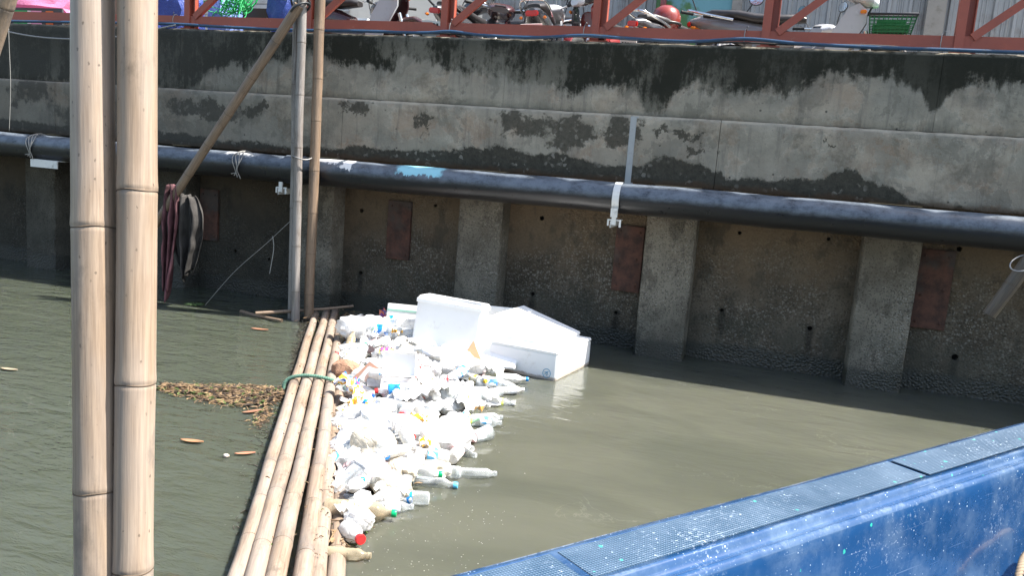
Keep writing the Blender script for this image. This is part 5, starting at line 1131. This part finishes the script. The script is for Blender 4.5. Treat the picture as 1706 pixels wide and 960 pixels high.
for i, (x, y, az, k, cp, lb, lab) in enumerate([(-1.42, 4.52, 35, 'small', None, None, 'clear bottle half sunk off the pale orange wrapper'), (-1.47, 4.86, 15, 'small', 'white', 'green', 'half-sunk clear bottle with green label off the litter edge'), (-1.36, 3.92, -12, 'smooth', None, None, 'half-sunk smooth clear bottle off the bulging white bag'), (-1.30, 3.46, 12, 'small', 'sky', None, 'half-sunk clear bottle with sky-blue cap beside the blue-capped one'), (-1.48, 4.02, 60, 'small', None, 'sky', 'half-sunk clear bottle with sky-blue label by the edge cup'), (-1.36, 3.12, 30, 'small', None, 'white', 'half-sunk clear bottle with white label off the green-capped bottle')]):
    bottle(lab, x-.11, y, .012, az, k, i % 2, PET, cp, lb, 2, 40*i)
# uncountable floating muck: leaf bits, twigs, scum bubbles
def bits(name, label, gen, n, mats, seed, kind='leaf'):
    r_ = random.Random(seed); b = MB()
    for i in range(n):
        x, y, z, s = gen(r_); a = r_.uniform(0, 6.28); c, d = math.cos(a), math.sin(a)
        if kind == 'leaf' and r_.random() < .55:
            l, w_ = s, s*.34; tz = r_.uniform(-.3, .3)*s; cv = .12*s
            pts = [(-l, 0, 0), (-.3*l, w_, cv), (.35*l, w_*.8, cv), (l, 0, tz), (.35*l, -w_*.8, cv), (-.3*l, -w_, cv)]
            b.add([Vector((x + px*c - py*d, y + px*d + py*c, z + pz)) for px, py, pz in pts], [(0, 1, 2, 3), (0, 3, 4, 5)])
        elif kind == 'leaf':
            l = s*r_.uniform(1, 2.2); q = Vector((c*l, d*l, r_.uniform(-.15, .25)*l)); b.tube([Vector((x, y, z))-q, Vector((x, y, z+.004)), Vector((x, y, z))+q], .0022*r_.uniform(.6, 1.5), 4)
        else:
            b.lathe([(s, 0), (s*.85, s*.35), (s*.5, s*.62), (0, s*.7)], 7, Matrix.Translation((x, y, z)))
    o = b.build(name, mats, smooth=(kind != 'leaf')); tag(o, label, 'debris' if kind == 'leaf' else 'foam', kind='stuff'); return o
n = NT('dead_leaf_litter'); P = n.P(); v = n.vor(P, 38); x_ = n.xyz(v.outputs['Color']); c = n.mix(x_[0], (.085, .05, .028), (.25, .165, .085)); c = n.mix(n.ss(x_[1], .86, .9), c, (.06, .10, .02)); c = n.mix(n.ss(x_[2], .65, .8), c, (.035, .024, .017)); n.bsdf(c, .75); LEAFM = n.m
def g_patch(r_):
    while True:
        u = r_.uniform(0, 1); x = -3.50 + .74*u; cy = 4.05 + .17*u; hw = .05 + .17*math.sin(min(1, u*1.25)*math.pi*.55)
        y = r_.gauss(cy, hw*.55)
        if abs(y-cy) < hw*1.15 and x < boom_x(y)-.36: return x, y, r_.uniform(.002, .03)*(1-abs(y-cy)/hw*.6), r_.uniform(.010, .030)
bits('leaf_debris', 'floating mat of dead leaves and twigs against the boom', g_patch, 1500, LEAFM, 5)
def g_tail(r_): u = r_.random(); return -2.72 + .13*u + r_.gauss(0, .02), 4.0 - .26*u + r_.gauss(0, .03), r_.uniform(.002, .012), r_.uniform(.008, .02)
bits('leaf_debris', 'tail of brown leaf scraps trailing from the floating mat', g_tail, 130, LEAFM, 6)
def g_boom(r_):
    y = r_.uniform(2.5, 6.5); return boom_x(y) + r_.uniform(-.33, .03), y, .066 + r_.uniform(0, .010), r_.uniform(.003, .008)
bits('boom_debris', 'crumbs of leaf and foam lodged on the boom culms', g_boom, 420, LEAFM, 7)
n = NT('dark_wet_scum'); P = n.P(); c = n.mix(n.noise(P, 90, 4, .7), (.010, .009, .007), (.075, .062, .045)); n.bsdf(c, .5); SCUM = n.m
def g_left(r_):
    y = 4.05 + 2.3*r_.random()**.8; return boom_x(y) - .335 - abs(r_.gauss(0, .05))*(.5+.5*(y-3.9)/2), y, r_.uniform(.0, .02), r_.uniform(.006, .016)
bits('boom_scum', 'dark wet scum and grit caught along the debris side of the boom', g_left, 900, SCUM, 12)
def g_left2(r_):
    y = r_.uniform(2.6, 4.1); return boom_x(y) - .34 - abs(r_.gauss(0, .06)), y, r_.uniform(.0, .006), r_.uniform(.003, .010)
bits('boom_scum', 'sparse floating grit along the lower stretch of the boom', g_left2, 220, SCUM, 13)
def g_head(r_): return r_.gauss(-3.45, .22), r_.gauss(6.45, .14), r_.uniform(.01, .07), r_.uniform(.012, .035)
bits('leaf_debris', 'dark twigs and leaves gathered at the boom head by the wall', g_head, 320, LEAFM, 8)
def g_under(r_):
    while True:
        y = r_.uniform(2.62, 6.3); a, e = boom_x(y), edge_x(y)-.03
        if e > a: return r_.uniform(a, e), y, r_.uniform(.0, .03), r_.uniform(.01, .03)
bits('litter_debris', 'leaf scraps and twigs between the pieces of plastic litter', g_under, 800, LEAFM, 9)
BUB = plastic('scum_bubble', (.34, .34, .30), .1, .3)
def g_bub(r_):
    while True:
        y = r_.uniform(2.35, 4.7); e = edge_x(max(2.68, y)) ; x = e + abs(r_.gauss(0, .13)) - .12
        if r_.random() < .35: x = r_.uniform(-1.5, -.95); y = r_.uniform(2.2, 3.4)
        return x, y, -.0005, r_.uniform(.0010, .0036)
bits('scum_bubbles', 'pale scum bubbles drifting off the edge of the litter', g_bub, 650, BUB, 10, 'bubble')
def leaf(label, x, y, s, az, col, nm):
    b = MB()
    def fn(u, v): 
        w_ = s*.30*math.sin(math.pi*(u*.97+.015))**.8; q = (v-.5)*2; return Vector(((u-.5)*2*s, q*w_ + .12*s*(u-.5)**2, .10*s*q*q + .16*s*(u-.5)**2 + .004))
    b.grid(10, 6, fn); o = b.build('dead_leaf', simple(nm, col, .6, var=.35, scale=20), smooth=True); o.location = (x, y, .002); o.rotation_euler = (0, 0, R(az)); md = o.modifiers.new('thickness', 'SOLIDIFY'); md.thickness = .0012; return tag(o, label, 'leaf')
leaf('single orange-brown leaf floating in open water near the twin poles', -2.73, 3.37, .062, 14, (.30, .15, .075), 'orange_leaf')
leaf('reddish leaf floating just off the tip of the leaf mat', -3.27, 3.66, .055, -8, (.30, .13, .06), 'red_leaf')
leaf('pale leaf floating alone on the far side of the twin poles', -4.51, 3.84, .06, 10, (.28, .22, .15), 'pale_leaf')
leaf('brown leaf drifting in the wall shadow near the upright trio', -3.97, 5.71, .075, 12, (.26, .12, .07), 'brown_leaf')
leaf('green fallen leaf lying on the leaf mat', -2.92, 4.05, .07, 75, (.09, .15, .04), 'green_leaf')
leaf('small green sprig leaf lying crosswise on the leaf mat', -3.02, 3.98, .055, -25, (.10, .16, .04), 'sprig_leaf')
leaf('rust-brown leaf at the water edge of the leaf mat', -2.76, 3.92, .06, 60, (.20, .09, .05), 'rust_brown_leaf')
leaf('curled rusty leaf stuck near the boom below the mat', -2.40, 3.36, .05, 40, (.36, .14, .08), 'rusty_leaf')
crumple('foam_crumb', 'small white foam crumb beside the curled rusty leaf', 'foam crumb', (-2.46, 3.29, .008), (.016, .012, .010), FOAM_D, 71, sub=2)
b = MB(); r2 = random.Random(3)
for k in range(12): a = k*.6; b.tube([(0, 0, 0), (.05*math.cos(a), .05*math.sin(a), .02), (.09*math.cos(a+.2), .09*math.sin(a+.2), .015)], [.004, .006, .002], 5)
o = b.build('water_weed', simple('weed_green', (.025, .06, .012), .6), smooth=True); o.location = (-5.02, 6.2, .0); tag(o, 'small tuft of green water weed below the hanging rags', 'weed')
